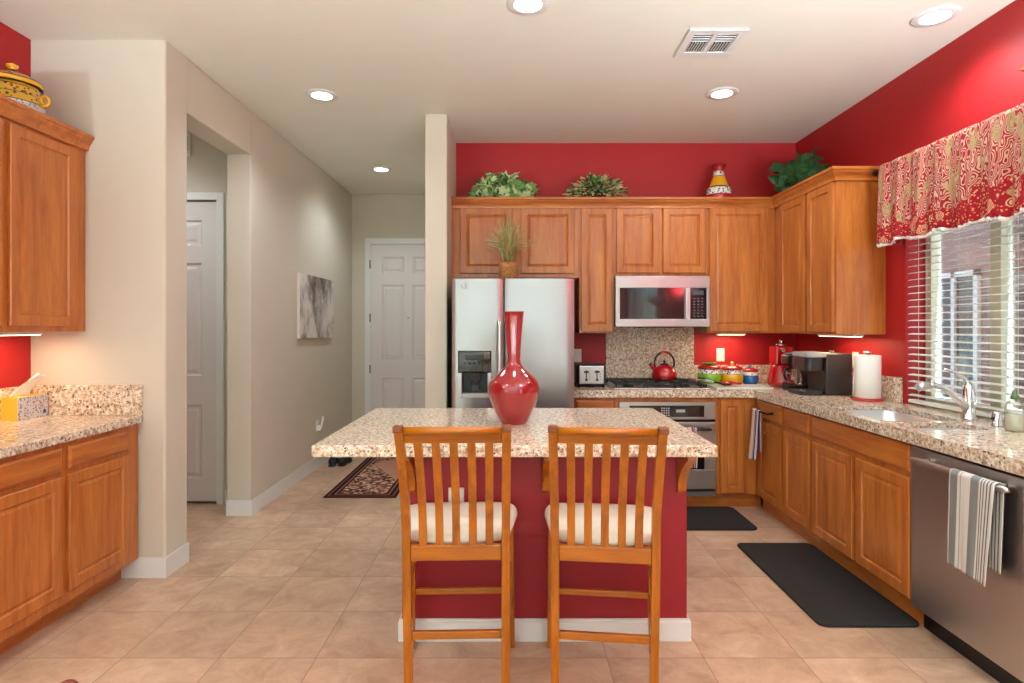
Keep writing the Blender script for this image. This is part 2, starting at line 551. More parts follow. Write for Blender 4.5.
M['towel_grey'] = stripes('grey_striped_cloth', [(0.0, rgb(206, 202, 196)), (0.03, rgb(128, 128, 126)), (0.2, rgb(204, 200, 192)), (0.26, rgb(150, 148, 146)), (0.28, rgb(206, 202, 196)), (0.5, rgb(132, 132, 130)), (0.68, rgb(210, 206, 200)), (0.715, rgb(108, 108, 108)), (0.74, rgb(210, 206, 200)), (0.775, rgb(108, 108, 108)), (0.80, rgb(210, 206, 200)), (0.84, rgb(108, 108, 108)), (0.87, rgb(210, 206, 200)), (0.91, rgb(108, 108, 108)), (0.94, rgb(210, 206, 200))])
M['towel_red'] = stripes('red_striped_cloth', [(0.0, rgb(206, 176, 166)), (0.08, rgb(160, 84, 84)), (0.14, rgb(222, 196, 176)), (0.3, rgb(226, 204, 184)), (0.5, rgb(168, 80, 90)), (0.62, rgb(120, 40, 70)), (0.7, rgb(190, 180, 200)), (0.78, rgb(60, 40, 80)), (0.86, rgb(206, 196, 210))])


# ------------------------------------------------------------------ mesh builder
class MB:
    def __init__(self):
        self.v, self.f, self.m, self.s = [], [], [], []

    def add(self, vs, fs, mi=0, smooth=False):
        o = len(self.v)
        self.v += [tuple(p) for p in vs]
        for f in fs:
            self.f.append(tuple(i + o for i in f))
            self.m.append(mi)
            self.s.append(smooth)
        return self

    def box(self, x0, x1, y0, y1, z0, z1, mi=0):
        v = [(x0, y0, z0), (x1, y0, z0), (x1, y1, z0), (x0, y1, z0), (x0, y0, z1), (x1, y0, z1), (x1, y1, z1), (x0, y1, z1)]
        return self.add(v, [(0, 3, 2, 1), (4, 5, 6, 7), (0, 1, 5, 4), (1, 2, 6, 5), (2, 3, 7, 6), (3, 0, 4, 7)], mi)

    def lathe(self, c, prof, n=32, mats=None, mi=0, smooth=True, cap=True):
        """prof: list of (r, z); c: base centre"""
        vs = []
        for r, z in prof:
            for k in range(n):
                a = 2 * PI * k / n
                vs.append((c[0] + r * math.cos(a), c[1] + r * math.sin(a), c[2] + z))
        o = len(self.v)
        self.v += vs
        for j in range(len(prof) - 1):
            for k in range(n):
                k2 = (k + 1) % n
                self.f.append((o + j * n + k, o + j * n + k2, o + (j + 1) * n + k2, o + (j + 1) * n + k))
                self.m.append(mats[j] if mats else mi)
                self.s.append(smooth)
        if cap:
            if prof[0][0] > 1e-5:
                self.f.append(tuple(o + k for k in reversed(range(n))))
                self.m.append(mats[0] if mats else mi); self.s.append(False)
            if prof[-1][0] > 1e-5:
                q = o + (len(prof) - 1) * n
                self.f.append(tuple(q + k for k in range(n)))
                self.m.append(mats[-1] if mats else mi); self.s.append(False)
        return self

    def cyl(self, a, b, r, n=16, mi=0, r2=None, smooth=True):
        return self.tube([a, b], [r, r if r2 is None else r2], n, mi, smooth)

    def tube(self, pts, r, n=12, mi=0, smooth=True):
        pts = [Vector(p) for p in pts]
        rs = r if isinstance(r, (list, tuple)) else [r] * len(pts)
        o = len(self.v)
        prev = None
        for i, p in enumerate(pts):
            if i == 0:
                t = pts[1] - p
            elif i == len(pts) - 1:
                t = p - pts[i - 1]
            else:
                t = (pts[i + 1] - p).normalized() + (p - pts[i - 1]).normalized()
            t.normalize()
            if prev is None:
                up = Vector((0, 0, 1)) if abs(t.z) < 0.9 else Vector((1, 0, 0))
                u = t.cross(up).normalized()
            else:
                u = (prev - t * prev.dot(t)).normalized()
            prev = u
            w = t.cross(u)
            for k in range(n):
                a = 2 * PI * k / n
                self.v.append(tuple(p + (u * math.cos(a) + w * math.sin(a)) * rs[i]))
        for j in range(len(pts) - 1):
            for k in range(n):
                k2 = (k + 1) % n
                self.f.append((o + j * n + k, o + j * n + k2, o + (j + 1) * n + k2, o + (j + 1) * n + k))
                self.m.append(mi); self.s.append(smooth)
        self.f.append(tuple(o + k for k in reversed(range(n)))); self.m.append(mi); self.s.append(False)
        q = o + (len(pts) - 1) * n
        self.f.append(tuple(q + k for k in range(n))); self.m.append(mi); self.s.append(False)
        return self

    def prism(self, poly, axis, a, b, mi=0, smooth=False):
        """poly of 2D points extruded along axis. X: (y,z), Y: (x,z), Z: (x,y)"""
        def P(p, t):
            return {'X': (t, p[0], p[1]), 'Y': (p[0], t, p[1]), 'Z': (p[0], p[1], t)}[axis]
        n = len(poly)
        vs = [P(p, a) for p in poly] + [P(p, b) for p in poly]
        self.add(vs, [tuple(range(n)), tuple(range(2 * n - 1, n - 1, -1))], mi)
        o = len(self.v) - 2 * n
        for k in range(n):
            k2 = (k + 1) % n
            self.f.append((o + k, o + k2, o + n + k2, o + n + k)); self.m.append(mi); self.s.append(smooth)
        return self

    def sphere(self, c, r, n=16, mi=0, sz=1.0, sx=1.0, sy=1.0):
        prof = [(max(1e-4, r * math.sin(PI * j / n)), -r * sz * math.cos(PI * j / n)) for j in range(n + 1)]
        o = len(self.v)
        self.lathe(c, prof, n * 2, mi=mi)
        for i in range(o, len(self.v)):
            x, y, z = self.v[i]
            self.v[i] = (c[0] + (x - c[0]) * sx, c[1] + (y - c[1]) * sy, z)
        return self

    def loops(self, rects, P, mi=0, mats=None):
        """nested rectangles: rects = [(u0,u1,w0,w1,depth)], P maps (u,w,d)->xyz; last one is filled"""
        o = len(self.v)
        for (u0, u1, w0, w1, d) in rects:
            for (u, w) in ((u0, w0), (u1, w0), (u1, w1), (u0, w1)):
                self.v.append(P(u, w, d))
        for j in range(len(rects) - 1):
            for k in range(4):
                k2 = (k + 1) % 4
                self.f.append((o + 4 * j + k, o + 4 * j + k2, o + 4 * j + 4 + k2, o + 4 * j + 4 + k))
                self.m.append(mats[j] if mats else mi); self.s.append(False)
        q = o + 4 * (len(rects) - 1)
        self.f.append((q, q + 1, q + 2, q + 3)); self.m.append(mats[-1] if mats else mi); self.s.append(False)
        self.f.append((o + 3, o + 2, o + 1, o)); self.m.append(mats[0] if mats else mi); self.s.append(False)
        return self

    def build(self, name, mats, parent=None, bevel=0.0, local=False, recalc=True, subsurf=0, origin=None, solidify=0.0):
        if not isinstance(mats, (list, tuple)):
            mats = [mats]
        off = Vector((0, 0, 0))
        if parent is not None and not local:
            p = parent
            while p is not None:
                off += p.location
                p = p.parent
        elif parent is None:
            if origin is None:
                xs = [v[0] for v in self.v]; ys = [v[1] for v in self.v]; zs = [v[2] for v in self.v]
                origin = ((min(xs) + max(xs)) / 2, (min(ys) + max(ys)) / 2, min(zs))
            off = Vector(origin)
        me = bpy.data.meshes.new(name)
        me.from_pydata([tuple(Vector(p) - off) for p in self.v], [], self.f)
        for mm in mats:
            me.materials.append(mm)
        me.polygons.foreach_set('material_index', self.m)
        me.polygons.foreach_set('use_smooth', self.s)
        if recalc:
            bm = bmesh.new(); bm.from_mesh(me)
            bmesh.ops.recalc_face_normals(bm, faces=bm.faces)
            bm.to_mesh(me); bm.free()
        o = bpy.data.objects.new(name, me)
        C.objects.link(o)
        if parent is not None:
            o.parent = parent
        else:
            o.location = off
        if bevel > 0:
            b = o.modifiers.new('bevel', 'BEVEL')
            b.width = bevel; b.segments = 2; b.limit_method = 'ANGLE'
            b.angle_limit = math.radians(50)
            b.harden_normals = False
        if subsurf:
            s = o.modifiers.new('sub', 'SUBSURF'); s.levels = subsurf; s.render_levels = subsurf
        if solidify:
            s = o.modifiers.new('solid', 'SOLIDIFY'); s.thickness = solidify; s.offset = 0
        return o


def sheet(name, fn, nu, nv, mats, parent=None, thick=0.0, origin=None, smooth=True):
    """cloth sheet with UVs; fn(u,v)->xyz"""
    off = Vector((0, 0, 0))
    if parent is not None:
        p = parent
        while p is not None:
            off += p.location; p = p.parent
    elif origin:
        off = Vector(origin)
    vs = []
    for j in range(nv + 1):
        for i in range(nu + 1):
            vs.append(tuple(Vector(fn(i / nu, j / nv)) - off))
    fs = []
    for j in range(nv):
        for i in range(nu):
            a = j * (nu + 1) + i
            fs.append((a, a + 1, a + nu + 2, a + nu + 1))
    me = bpy.data.meshes.new(name)
    me.from_pydata(vs, [], fs)
    uv = me.uv_layers.new(name='UVMap')
    for p in me.polygons:
        for li in p.loop_indices:
            vi = me.loops[li].vertex_index
            uv.data[li].uv = ((vi % (nu + 1)) / nu, (vi // (nu + 1)) / nv)
    me.polygons.foreach_set('use_smooth', [smooth] * len(me.polygons))
    if not isinstance(mats, (list, tuple)):
        mats = [mats]
    for mm in mats:
        me.materials.append(mm)
    o = bpy.data.objects.new(name, me)
    C.objects.link(o)
    if parent is not None:
        o.parent = parent
    else:
        o.location = off
    if thick:
        s = o.modifiers.new('solid', 'SOLIDIFY'); s.thickness = thick; s.offset = 0
    return o


def thing(name, label, cat, loc=(0, 0, 0), rotz=0.0, group=None):
    o = bpy.data.objects.new(name, None)
    C.objects.link(o)
    o.location = loc
    o.rotation_euler = (0, 0, rotz)
    o['label'] = label
    o['category'] = cat
    if group:
        o['group'] = group
    return o


def tag(o, label, cat, group=None, kind=None):
    o['label'] = label
    o['category'] = cat
    if group:
        o['group'] = group
    if kind:
        o['kind'] = kind
    return o


def struct(name, mb, mats, bevel=0.0, label=None):
    o = mb.build(name, mats, bevel=bevel)
    o['kind'] = 'structure'
    if label:
        o['label'] = label
        o['category'] = name.split('_')[0]
    return o


def dup(root, loc, rotz=None, label=None, group=None):
    r = root.copy(); C.objects.link(r); r.location = loc
    if rotz is not None:
        r.rotation_euler = (0, 0, rotz)
    if label:
        r['label'] = label
    if group:
        r['group'] = group
    for ch in list(root.children):
        c = ch.copy(); C.objects.link(c); c.parent = r
        for g in ch.children:
            d = g.copy(); C.objects.link(d); d.parent = c
    return r


def slab_poly(outer, holes, z0, z1):
    """MB of a slab with holes (lists of (x,y))"""
    bm = bmesh.new()
    edges = []
    for ring in [outer] + holes:
        vs = [bm.verts.new((p[0], p[1], z1)) for p in ring]
        for i in range(len(vs)):
            edges.append(bm.edges.new((vs[i], vs[(i + 1) % len(vs)])))
    bmesh.ops.triangle_fill(bm, use_beauty=True, use_dissolve=False, edges=edges)
    g = bmesh.ops.extrude_face_region(bm, geom=list(bm.faces))
    nv = [e for e in g['geom'] if isinstance(e, bmesh.types.BMVert)]
    for v in nv:
        v.co.z = z0
    bm.verts.ensure_lookup_table()
    bm.verts.index_update()
    mb = MB()
    mb.add([tuple(v.co) for v in bm.verts], [tuple(v.index for v in f.verts) for f in bm.faces])
    bm.free()
    return mb


def rrect(x0, x1, y0, y1, r, n=5):
    pts = []
    for (cx, cy, a0) in ((x1 - r, y1 - r, 0), (x0 + r, y1 - r, 90), (x0 + r, y0 + r, 180), (x1 - r, y0 + r, 270)):
        for k in range(n + 1):
            a = math.radians(a0 + 90 * k / n)
            pts.append((cx + r * math.cos(a), cy + r * math.sin(a)))
    return pts


def facing(side, plane):
    """(u along the face, w up, d outwards) -> xyz"""
    if side == '-y':
        return lambda u, w, d: (u, plane - d, w)
    if side == '-x':
        return lambda u, w, d: (plane - d, u, w)
    return lambda u, w, d: (plane + d, u, w)


def raised_panel(u0, u1, w0, w1, P, t=0.02, s=0.052, mi=0):
    mb = MB()
    def R(i, d):
        return (u0 + i, u1 - i, w0 + i, w1 - i, d)
    s = min(s, (u1 - u0) * 0.27, (w1 - w0) * 0.3)
    mb.loops([R(0, 0.001), R(0, t - 0.004), R(0.004, t), R(s, t), R(s + 0.003, t - 0.005), R(s + 0.007, t - 0.009), R(s + 0.009, t - 0.009),
              R(s + 0.024, t - 0.003), R(s + 0.026, t - 0.002)], P, mi)
    return mb


def drawer_front(u0, u1, w0, w1, P, t=0.02):
    mb = MB()
    def R(i, d):
        return (u0 + i, u1 - i, w0 + i, w1 - i, d)
    mb.loops([R(0, 0.001), R(0, t - 0.008), R(0.004, t - 0.004), R(0.012, t)], P)
    return mb


# ================================================================== SETTING
CH = 3.03                     # ceiling height
XR, XL = 2.49, -2.72          # right wall, left wall
YB = 5.15                     # back wall of the kitchen
HX = -1.963                   # hall wall face
YF = -4.2                     # rear wall (behind the camera)

struct('floor', MB().box(-7.2, XR + 0.2, YF - 0.2, 7.35, -0.08, 0.0), M['floor']).location.z = -0.08
bpy.data.objects['floor'].location = (0, 0, 0)
# floor mesh in world coordinates so that the grout lines fall where they should
_f = bpy.data.objects['floor']
_me = _f.data
_c = Vector(((-7.2 + XR + 0.2) / 2, (YF - 0.2 + 7.35) / 2, -0.08))
for v in _me.vertices:
    v.co += _c
struct('ceiling', MB().box(-7.2, XR + 0.2, YF - 0.2, 7.35, CH, CH + 0.1), M['ceil'])
struct('wall_back', MB().box(-0.502, XR, YB, YB + 0.15, 0, CH), M['red'])
# right wall with the kitchen window opening and a rear opening (behind the camera)
WZ0, WZ1, WY0, WY1 = 0.867, 2.36, 1.80, 3.71
w = MB()
w.box(XR, XR + 0.2, WY1, YB + 0.15, 0, CH)
w.box(XR, XR + 0.2, WY0, WY1, 0, WZ0)
w.box(XR, XR + 0.2, WY0, WY1, WZ1, CH)
w.box(XR, XR + 0.2, -0.6, WY0, 0, CH)
w.box(XR, XR + 0.2, -3.4, -0.6, 2.4, CH)
w.box(XR, XR + 0.2, -3.4, -0.6, 0, 0.12)
w.box(XR, XR + 0.2, YF - 0.2, -3.4, 0, CH)
struct('wall_right', w, M['red'])
struct('wall_left', MB().box(XL - 0.15, XL, 1.2, 3.30, 0, CH), M['red'])
# the big room behind the camera, open to the left of the kitchen
struct('wall_great_room_back', MB().box(-7.2, XL - 0.15, 1.2, 1.35, 0, CH), M['beige'])
struct('wall_great_room_left', MB().box(-7.35, -7.2, YF - 0.2, 1.35, 0, CH), M['beige'])
# stub wall facing the camera and the hall wall with its cased opening
w = MB()
w.prism([(-4.05, 3.30), (HX - 0.012, 3.30), (HX - 0.004, 3.304), (HX, 3.312), (HX, 3.52), (HX - 0.18, 3.52), (-4.05, 3.52)], 'Z', 0, CH)
struct('wall_pillar', w, M['beige'])
w = MB()
w.box(HX - 0.18, HX, 3.52, 4.38, 2.70, CH)
w.box(HX - 0.18, HX, 4.38, 7.13, 0, CH)
struct('wall_hall', w, M['beige'], bevel=0.006)
struct('wall_end', MB().box(-4.0, -0.4, 7.13, 7.35, 0, CH), M['beige'])
w = MB().box(-0.669, -0.502, 4.45, 7.13, 0, CH)
struct('wall_fridge', w, M['beige'], bevel=0.008)
# side room seen through the opening: wall with a panelled door
w = MB()
w.box(-4.0, -3.23, 4.66, 4.80, 0, CH)
w.box(-3.23, -2.36, 4.66, 4.80, 2.42, CH)
w.box(-2.36, HX - 0.18, 4.66, 4.80, 0, CH)
struct('wall_side_room', w, M['beige'])
struct('wall_leak_block_back', MB().box(-4.1, HX - 0.181, 5.3, 5.4, 0, CH), M['beige'])  # unseen walls added to stop sky light leaking under the door
struct('wall_leak_block_left', MB().box(-4.1, -4.001, 4.801, 5.299, 0, CH), M['beige'])
struct('wall_side_room_left', MB().box(-4.1, -4.0, 3.30, 4.80, 0, CH), M['beige'])
# rear wall: wide sliding glass doors to the patio
w = MB()
w.box(-7.2, -6.8, YF - 0.2, YF, 0, CH)
w.box(-2.9, -2.5, YF - 0.2, YF, 0, CH)
w.box(2.2, XR, YF - 0.2, YF, 0, CH)
w.box(-6.8, -2.9, YF - 0.2, YF, 2.85, CH)
w.box(-2.5, 2.2, YF - 0.2, YF, 2.85, CH)
struct('wall_rear', w, M['beige'])


def glazed(name, axis, a0, a1, z0, z1, p0, p1, mull, fw=0.05, mat='white', label=None):
    """framed glass in a wall opening. axis 'x': runs along X at Y=p0..p1; 'y': runs along Y at X=p0..p1"""
    mb = MB()

    def bx(u0, u1, w0, w1):
        if axis == 'x':
            mb.box(u0, u1, p0, p1, w0, w1)
        else:
            mb.box(p0, p1, u0, u1, w0, w1)
    bx(a0, a1, z0, z0 + fw); bx(a0, a1, z1 - fw, z1)
    bx(a0, a0 + fw, z0 + fw, z1 - fw); bx(a1 - fw, a1, z0 + fw, z1 - fw)
    for c, h in mull:
        bx(c - h, c + h, z0 + fw, z1 - fw)
    fr = struct(name, mb, M[mat])
    pm = (p0 + p1) / 2
    es = [a0 + fw] + [q for c, h in mull for q in (c - h, c + h)] + [a1 - fw]
    for i in range(0, len(es), 2):
        g = MB()
        if axis == 'x':
            g.box(es[i], es[i + 1], pm - 0.003, pm + 0.003, z0 + fw, z1 - fw)
        else:
            g.box(pm - 0.003, pm + 0.003, es[i], es[i + 1], z0 + fw, z1 - fw)
        g.build('pane', M['glass'], fr)
    return fr


M['vinyl'] = plain('almond_vinyl_frame', rgb(214, 206, 178), 0.45)
glazed('window_1', 'y', WY0 + 0.001, WY1 - 0.001, 0.925, WZ1 - 0.001, 2.615, 2.675, [(3.17, 0.035), (2.34, 0.035)], 0.05, 'vinyl')
glazed('window_2', 'x', -2.5, 2.2, 0.0, 2.85, YF - 0.14, YF - 0.06, [(-1.32, 0.05), (-0.15, 0.05), (1.02, 0.05)], 0.07)
glazed('added_window_4', 'x', -6.8, -2.9, 0.0, 2.85, YF - 0.14, YF - 0.06, [(-5.5, 0.05), (-4.2, 0.05)], 0.07)  # unseen glazing added for more light from the left rear
glazed('added_window_3', 'y', -3.4, -0.6, 0.12, 2.4, XR + 0.08, XR + 0.14, [(-2.0, 0.05)], 0.06)  # unseen side glazing added to let in more daylight


def panel_door_mb(x0, x1, z0, z1, yf, t=0.035):
    """six-panel door facing -y; front at yf"""
    mb = MB()
    W = x1 - x0
    st, ct = 0.125 * W / 0.81, 0.10
    rows = [(0.20, 0.79), (1.02, 1.92), (2.06, 2.26)]
    cols = [(x0 + st, x0 + W / 2 - ct / 2), (x0 + W / 2 + ct / 2, x1 - st)]
    # stiles
    mb.box(x0, cols[0][0], yf, yf + t, z0, z1)
    mb.box(cols[0][1], cols[1][0], yf, yf + t, z0, z1)
    mb.box(cols[1][1], x1, yf, yf + t, z0, z1)
    for c in cols:
        zs = [z0] + [q for r in rows for q in r] + [z1]
        for i in range(0, len(zs), 2):
            mb.box(c[0], c[1], yf, yf + t, zs[i], zs[i + 1])
        for r in rows:
            P = facing('-y', yf + t)
            R = lambda i, d: (c[0] + i, c[1] - i, r[0] + i, r[1] - i, d)
            mb.loops([R(0, 0.0), R(0, t), R(0.012, t - 0.012), R(0.03, t - 0.012), R(0.05, t - 0.003), R(0.052, t - 0.003)], P)
    return mb


def casing(x0, x1, z1, yf, w=0.07, t=0.018):
    mb = MB()
    mb.box(x0 - w, x0, yf - t, yf, 0, z1 + w)
    mb.box(x1, x1 + w, yf - t, yf, 0, z1 + w)
    mb.box(x0, x1, yf - t, yf, z1, z1 + w)
    return mb


# front door at the end of the hall
d = struct('door_1', panel_door_mb(-1.725, -0.815, 0.01, 2.41, 7.09), M['door'])
casing(-1.73, -0.81, 2.42, 7.13).build('door_frame', M['white'], d, bevel=0.004)
for z in (0.25, 0.90, 1.52, 2.17):
    MB().cyl((-1.732, 7.085, z - 0.05), (-1.732, 7.085, z + 0.05), 0.008, 8).build('hinge', M['slot'], d)
hk = MB()
hk.cyl((-0.88, 7.088, 0.95), (-0.88, 7.03, 0.95), 0.025, 12); hk.cyl((-0.88, 7.03, 0.95), (-0.99, 7.03, 0.95), 0.011, 10)
hk.build('door_handle', M['chrome'], d)
MB().cyl((-1.27, 7.09, 1.52), (-1.27, 7.083, 1.52), 0.009, 12).build('peephole', M['slot'], d)
# side room door
d = struct('door_2', panel_door_mb(-3.168, -2.358, 0.02, 2.41, 4.665), M['door'])
casing(-3.17, -2.356, 2.42, 4.66, 0.058).build('door_frame', M['white'], d, bevel=0.004)


def baseboard(name, pts, h=0.115, t=0.014, parent=None):
    """pts: path on the floor with the board on its left side"""
    mb = MB()
    for (a, b) in zip(pts[:-1], pts[1:]):
        a = Vector((a[0], a[1], 0)); b = Vector((b[0], b[1], 0))
        d_ = (b - a).normalized(); n = Vector((-d_.y, d_.x, 0)) * t
        a2 = a - d_ * 0.0; b2 = b + d_ * 0.0
        q = [a2, b2, b2 + n, a2 + n]
        z1 = h
        vs = [(p.x, p.y, 0) for p in q] + [(p.x, p.y, z1 - 0.012) for p in q]
        top = [(a2.x, a2.y, z1), (b2.x, b2.y, z1), (b2 + n * 0.5).to_tuple()[:2] + (z1,), (a2 + n * 0.5).to_tuple()[:2] + (z1,)]
        vs += top
        mb.add(vs, [(3, 2, 1, 0), (0, 1, 5, 4), (1, 2, 6, 5), (2, 3, 7, 6), (3, 0, 4, 7), (4, 5, 9, 8), (5, 6, 10, 9), (6, 7, 11, 10), (7, 4, 8, 11), (8, 9, 10, 11)])
    if parent is not None:
        return mb.build(name, M['white'], parent)
    return struct(name, mb, M['white'])


baseboard('baseboard_pillar', [(-2.20, 3.2999 - 0.014), (HX + 0.014, 3.2999 - 0.014)], t=0.014)
baseboard('baseboard_pillar_side', [(HX + 0.014, 3.30), (HX + 0.014, 3.52)])
baseboard('baseboard_jamb_near', [(HX, 3.52), (HX - 0.18, 3.52)], t=-0.014)
baseboard('baseboard_jamb_far', [(HX - 0.18, 4.366), (HX + 0.014, 4.366)])
baseboard('baseboard_hall', [(HX + 0.014, 4.38), (HX + 0.014, 7.13)])
baseboard('baseboard_side_room', [(-2.29, 4.646), (HX - 0.18, 4.646)])
baseboard('baseboard_end', [(HX, 7.116), (-1.80, 7.116)])
baseboard('baseboard_fridge_wall', [(-0.669, 4.436), (-0.502, 4.436)])

# outside, seen through the blinds: paved side yard and the house next door
M['stucco_pale'] = plain('pale_sky_block_wall', rgb(196, 178, 156), 0.9, bump=0.4)
g = MB().box(XR + 0.2, 9, -6, 12, -0.2, -0.1)
struct('ground_outside', g, M['concrete'])
g = MB().box(-14, 2.69, -16, YF - 0.2, -0.2, -0.09)
struct('ground_patio', g, M['concrete'])
hs = thing('neighbouring_house', 'stucco house wall with white framed windows beyond the kitchen window blinds', 'house', (6.2, 6, -0.1))
mb = MB()
mb.box(6.0, 6.3, -2, 14, -0.1, 4.2)
mb.build('house_wall', M['stucco'], hs)
mb = MB()
mb.prism([(5.2, 4.0), (6.4, 4.25), (6.4, 4.4), (5.2, 4.15)], 'Y', -2.2, 14.2)
mb.build('roof_eave', M['stucco'], hs)
M['darkpane'] = plain('dark_window_pane', rgb(38, 62, 66), 0.08)
for (a, b, z0, z1) in ((7.5, 8.35, 0.25, 2.15), (10.2, 11.4, 0.7, 2.3)):
    fr = MB()
    for q in ((a, b, z0, z0 + .07), (a, b, z1 - .07, z1), (a, a + .07, z0, z1), (b - .07, b, z0, z1), ((a + b) / 2 - .03, (a + b) / 2 + .03, z0, z1)):
        fr.box(5.95, 6.02, q[0], q[1], q[2], q[3])
    f_ = fr.build('window_frame', M['white'], hs)
    MB().box(5.985, 5.995, a + .06, b - .06, z0 + .06, z1 - .06).build('pane', M['darkpane'], f_)
pc = thing('added_yard_shade', 'pale flat roof on posts, added to shade the side yard beyond the blinds', 'added shade cover', (4.3, 4.5, -0.1))
MB().box(2.75, 5.15, 0.2, 9.4, 2.95, 3.07).build('shade_roof', M['white'], pc)  # roof added to keep sun off the yard and darken the view outside
for yy in (0.4, 6.13, 9.3):
    MB().box(4.24, 4.36, yy - .06, yy + .06, -0.1, 2.95).build('post', M['white'], pc, bevel=0.01)

gw = MB().box(-14, 5, -9.4, -9.2, -0.2, 2.5)  # unseen wall added to cut the bright sky reflected in the refrigerator
struct('wall_garden', gw, M['stucco_pale'])


def fill_uplighter(x, y, w_, label):  # unseen uplighters added to brighten the ceiling
    t = thing('added_floor_lamp', label, 'added fill lamp', (x, y, 0))
    MB().lathe((x, y, 0.001), [(0.15, 0), (0.15, 0.012), (0.03, 0.03), (0.012, 0.045)], 36).build('base', M['bronze'], t)
    MB().cyl((x, y, 0.04), (x, y, 1.74), 0.011, 14).build('pole', M['bronze'], t)
    MB().lathe((x, y, 1.74), [(0.012, 0), (0.06, 0.012), (0.13, 0.055), (0.165, 0.105), (0.160, 0.105), (0.125, 0.060), (0.058, 0.018), (0.002, 0.010)], 40, cap=False).build('bowl_shade', M['white'], t)
    ld = bpy.data.lights.new('uplight', 'POINT')
    ld.energy = w_; ld.color = (0.78, 0.92, 1.0); ld.shadow_soft_size = 0.035
    lo = bpy.data.objects.new('uplight', ld); C.objects.link(lo); lo.parent = t
    lo.location = (0, 0, 1.805)
    return t


fill_uplighter(2.15, 0.75, UPLIGHT_W, 'bronze uplighter lamp added unseen by the right wall behind the viewer')
fill_uplighter(-2.3, 0.2, UPLIGHT_W * 0.35, 'bronze uplighter lamp added unseen on the left behind the viewer')

# ================================================================== CEILING LAMPS, VENT
def ceiling_lamp(x, y, label):
    t = thing('recessed_light', label, 'ceiling light', (x, y, CH), group='recessed ceiling lights')
    MB().lathe((x, y, CH - 0.008), [(0.070, 0.0), (0.100, 0.0), (0.109, 0.005), (0.109, 0.0079), (0.070, 0.0079), (0.070, 0.0)], 40, cap=False).build('trim_ring', M['white'], t)
    MB().lathe((x, y, CH - 0.006), [(0.070, 0.0), (0.070, 0.0055)], 32).build('lens', M['lamp'], t)
    ld = bpy.data.lights.new('lamp_light', 'SPOT')
    ld.energy = LAMP_W
    ld.color = (0.84, 0.94, 1.0)
    ld.spot_size = math.radians(150)
    ld.spot_blend = 0.8
    ld.shadow_soft_size = 0.07
    lo = bpy.data.objects.new('lamp_light', ld)
    C.objects.link(lo)
    lo.parent = t
    lo.location = (0, 0, -0.08)
    return t


ceiling_lamp(-1.334, 4.085, 'round recessed ceiling light by the hall opening, left of the wing wall')
ceiling_lamp(0.075, 2.93, 'round recessed ceiling light at the top edge, above the island')
ceiling_lamp(2.20, 3.05, 'round recessed ceiling light nearest the paisley valance')
ceiling_lamp(1.447, 4.05, 'round recessed ceiling light behind the air vent')
ceiling_lamp(-1.354, 6.0, 'round recessed ceiling light deep in the hall near the front door')
ceiling_lamp(-2.9, 4.0, 'round recessed ceiling light in the side room, hidden by the wall')
for x, y in ((-1.334, 1.2), (1.4, 1.0), (0.0, -1.2)):  # extra lamps out of view, added to light the stools from the front
    ceiling_lamp(x, y, 'round recessed ceiling light added unseen behind the viewer to brighten the front')

t = thing('ceiling_vent', 'white rectangular air vent in the ceiling, with louvres over dark painted shade', 'vent', (1.12, 3.335, CH))
P = lambda u, w_, d: (u, w_, CH - d)
mb = MB()
X0, X1, Y0, Y1 = 0.96, 1.28, 3.17, 3.50
for (a, b, c, d_) in ((X0, X1, Y0, Y0 + .04), (X0, X1, Y1 - .07, Y1), (X0, X0 + .04, Y0 + .04, Y1 - .07), (X1 - .04, X1, Y0 + .04, Y1 - .07), (1.105, 1.13, Y0 + .04, Y1 - .07)):
    mb.box(a, b, c, d_, CH - 0.012, CH - 0.0005)
mb.build('vent_frame', M['white'], t, bevel=0.002)
MB().box(X0 + .02, X1 - .02, Y0 + .02, Y1 - .02, CH - 0.002, CH - 0.0002).build('vent_shade_plate', M['iron'], t)  # dark sheet stands in for the shade inside the duct
mb = MB()
for k in range(4):
    y = Y0 + 0.054 + k * 0.026
    for (a, b) in ((X0 + .04, 1.105), (1.13, X1 - .04)):
        mb.box(a, b, y, y + 0.0035, CH - 0.008, CH - 0.003)
for (a, b) in ((X0 + .04, 1.105), (1.13, X1 - .04)):
    n = 7
    for k in range(n):
        x = a + (b - a) * (k + 0.5) / n
        mb.box(x - 0.002, x + 0.0015, Y0 + 0.15, Y1 - .07, CH - 0.010, CH - 0.003)
mb.build('louvre', M['white'], t)


# ================================================================== CABINETS
def mix_box(P, u0, u1, w0, w1, d0, d1, mb):
    a = P(u0, w0, d0); b = P(u1, w1, d1)
    mb.box(min(a[0], b[0]), max(a[0], b[0]), min(a[1], b[1]), max(a[1], b[1]), min(a[2], b[2]), max(a[2], b[2]))
    return mb


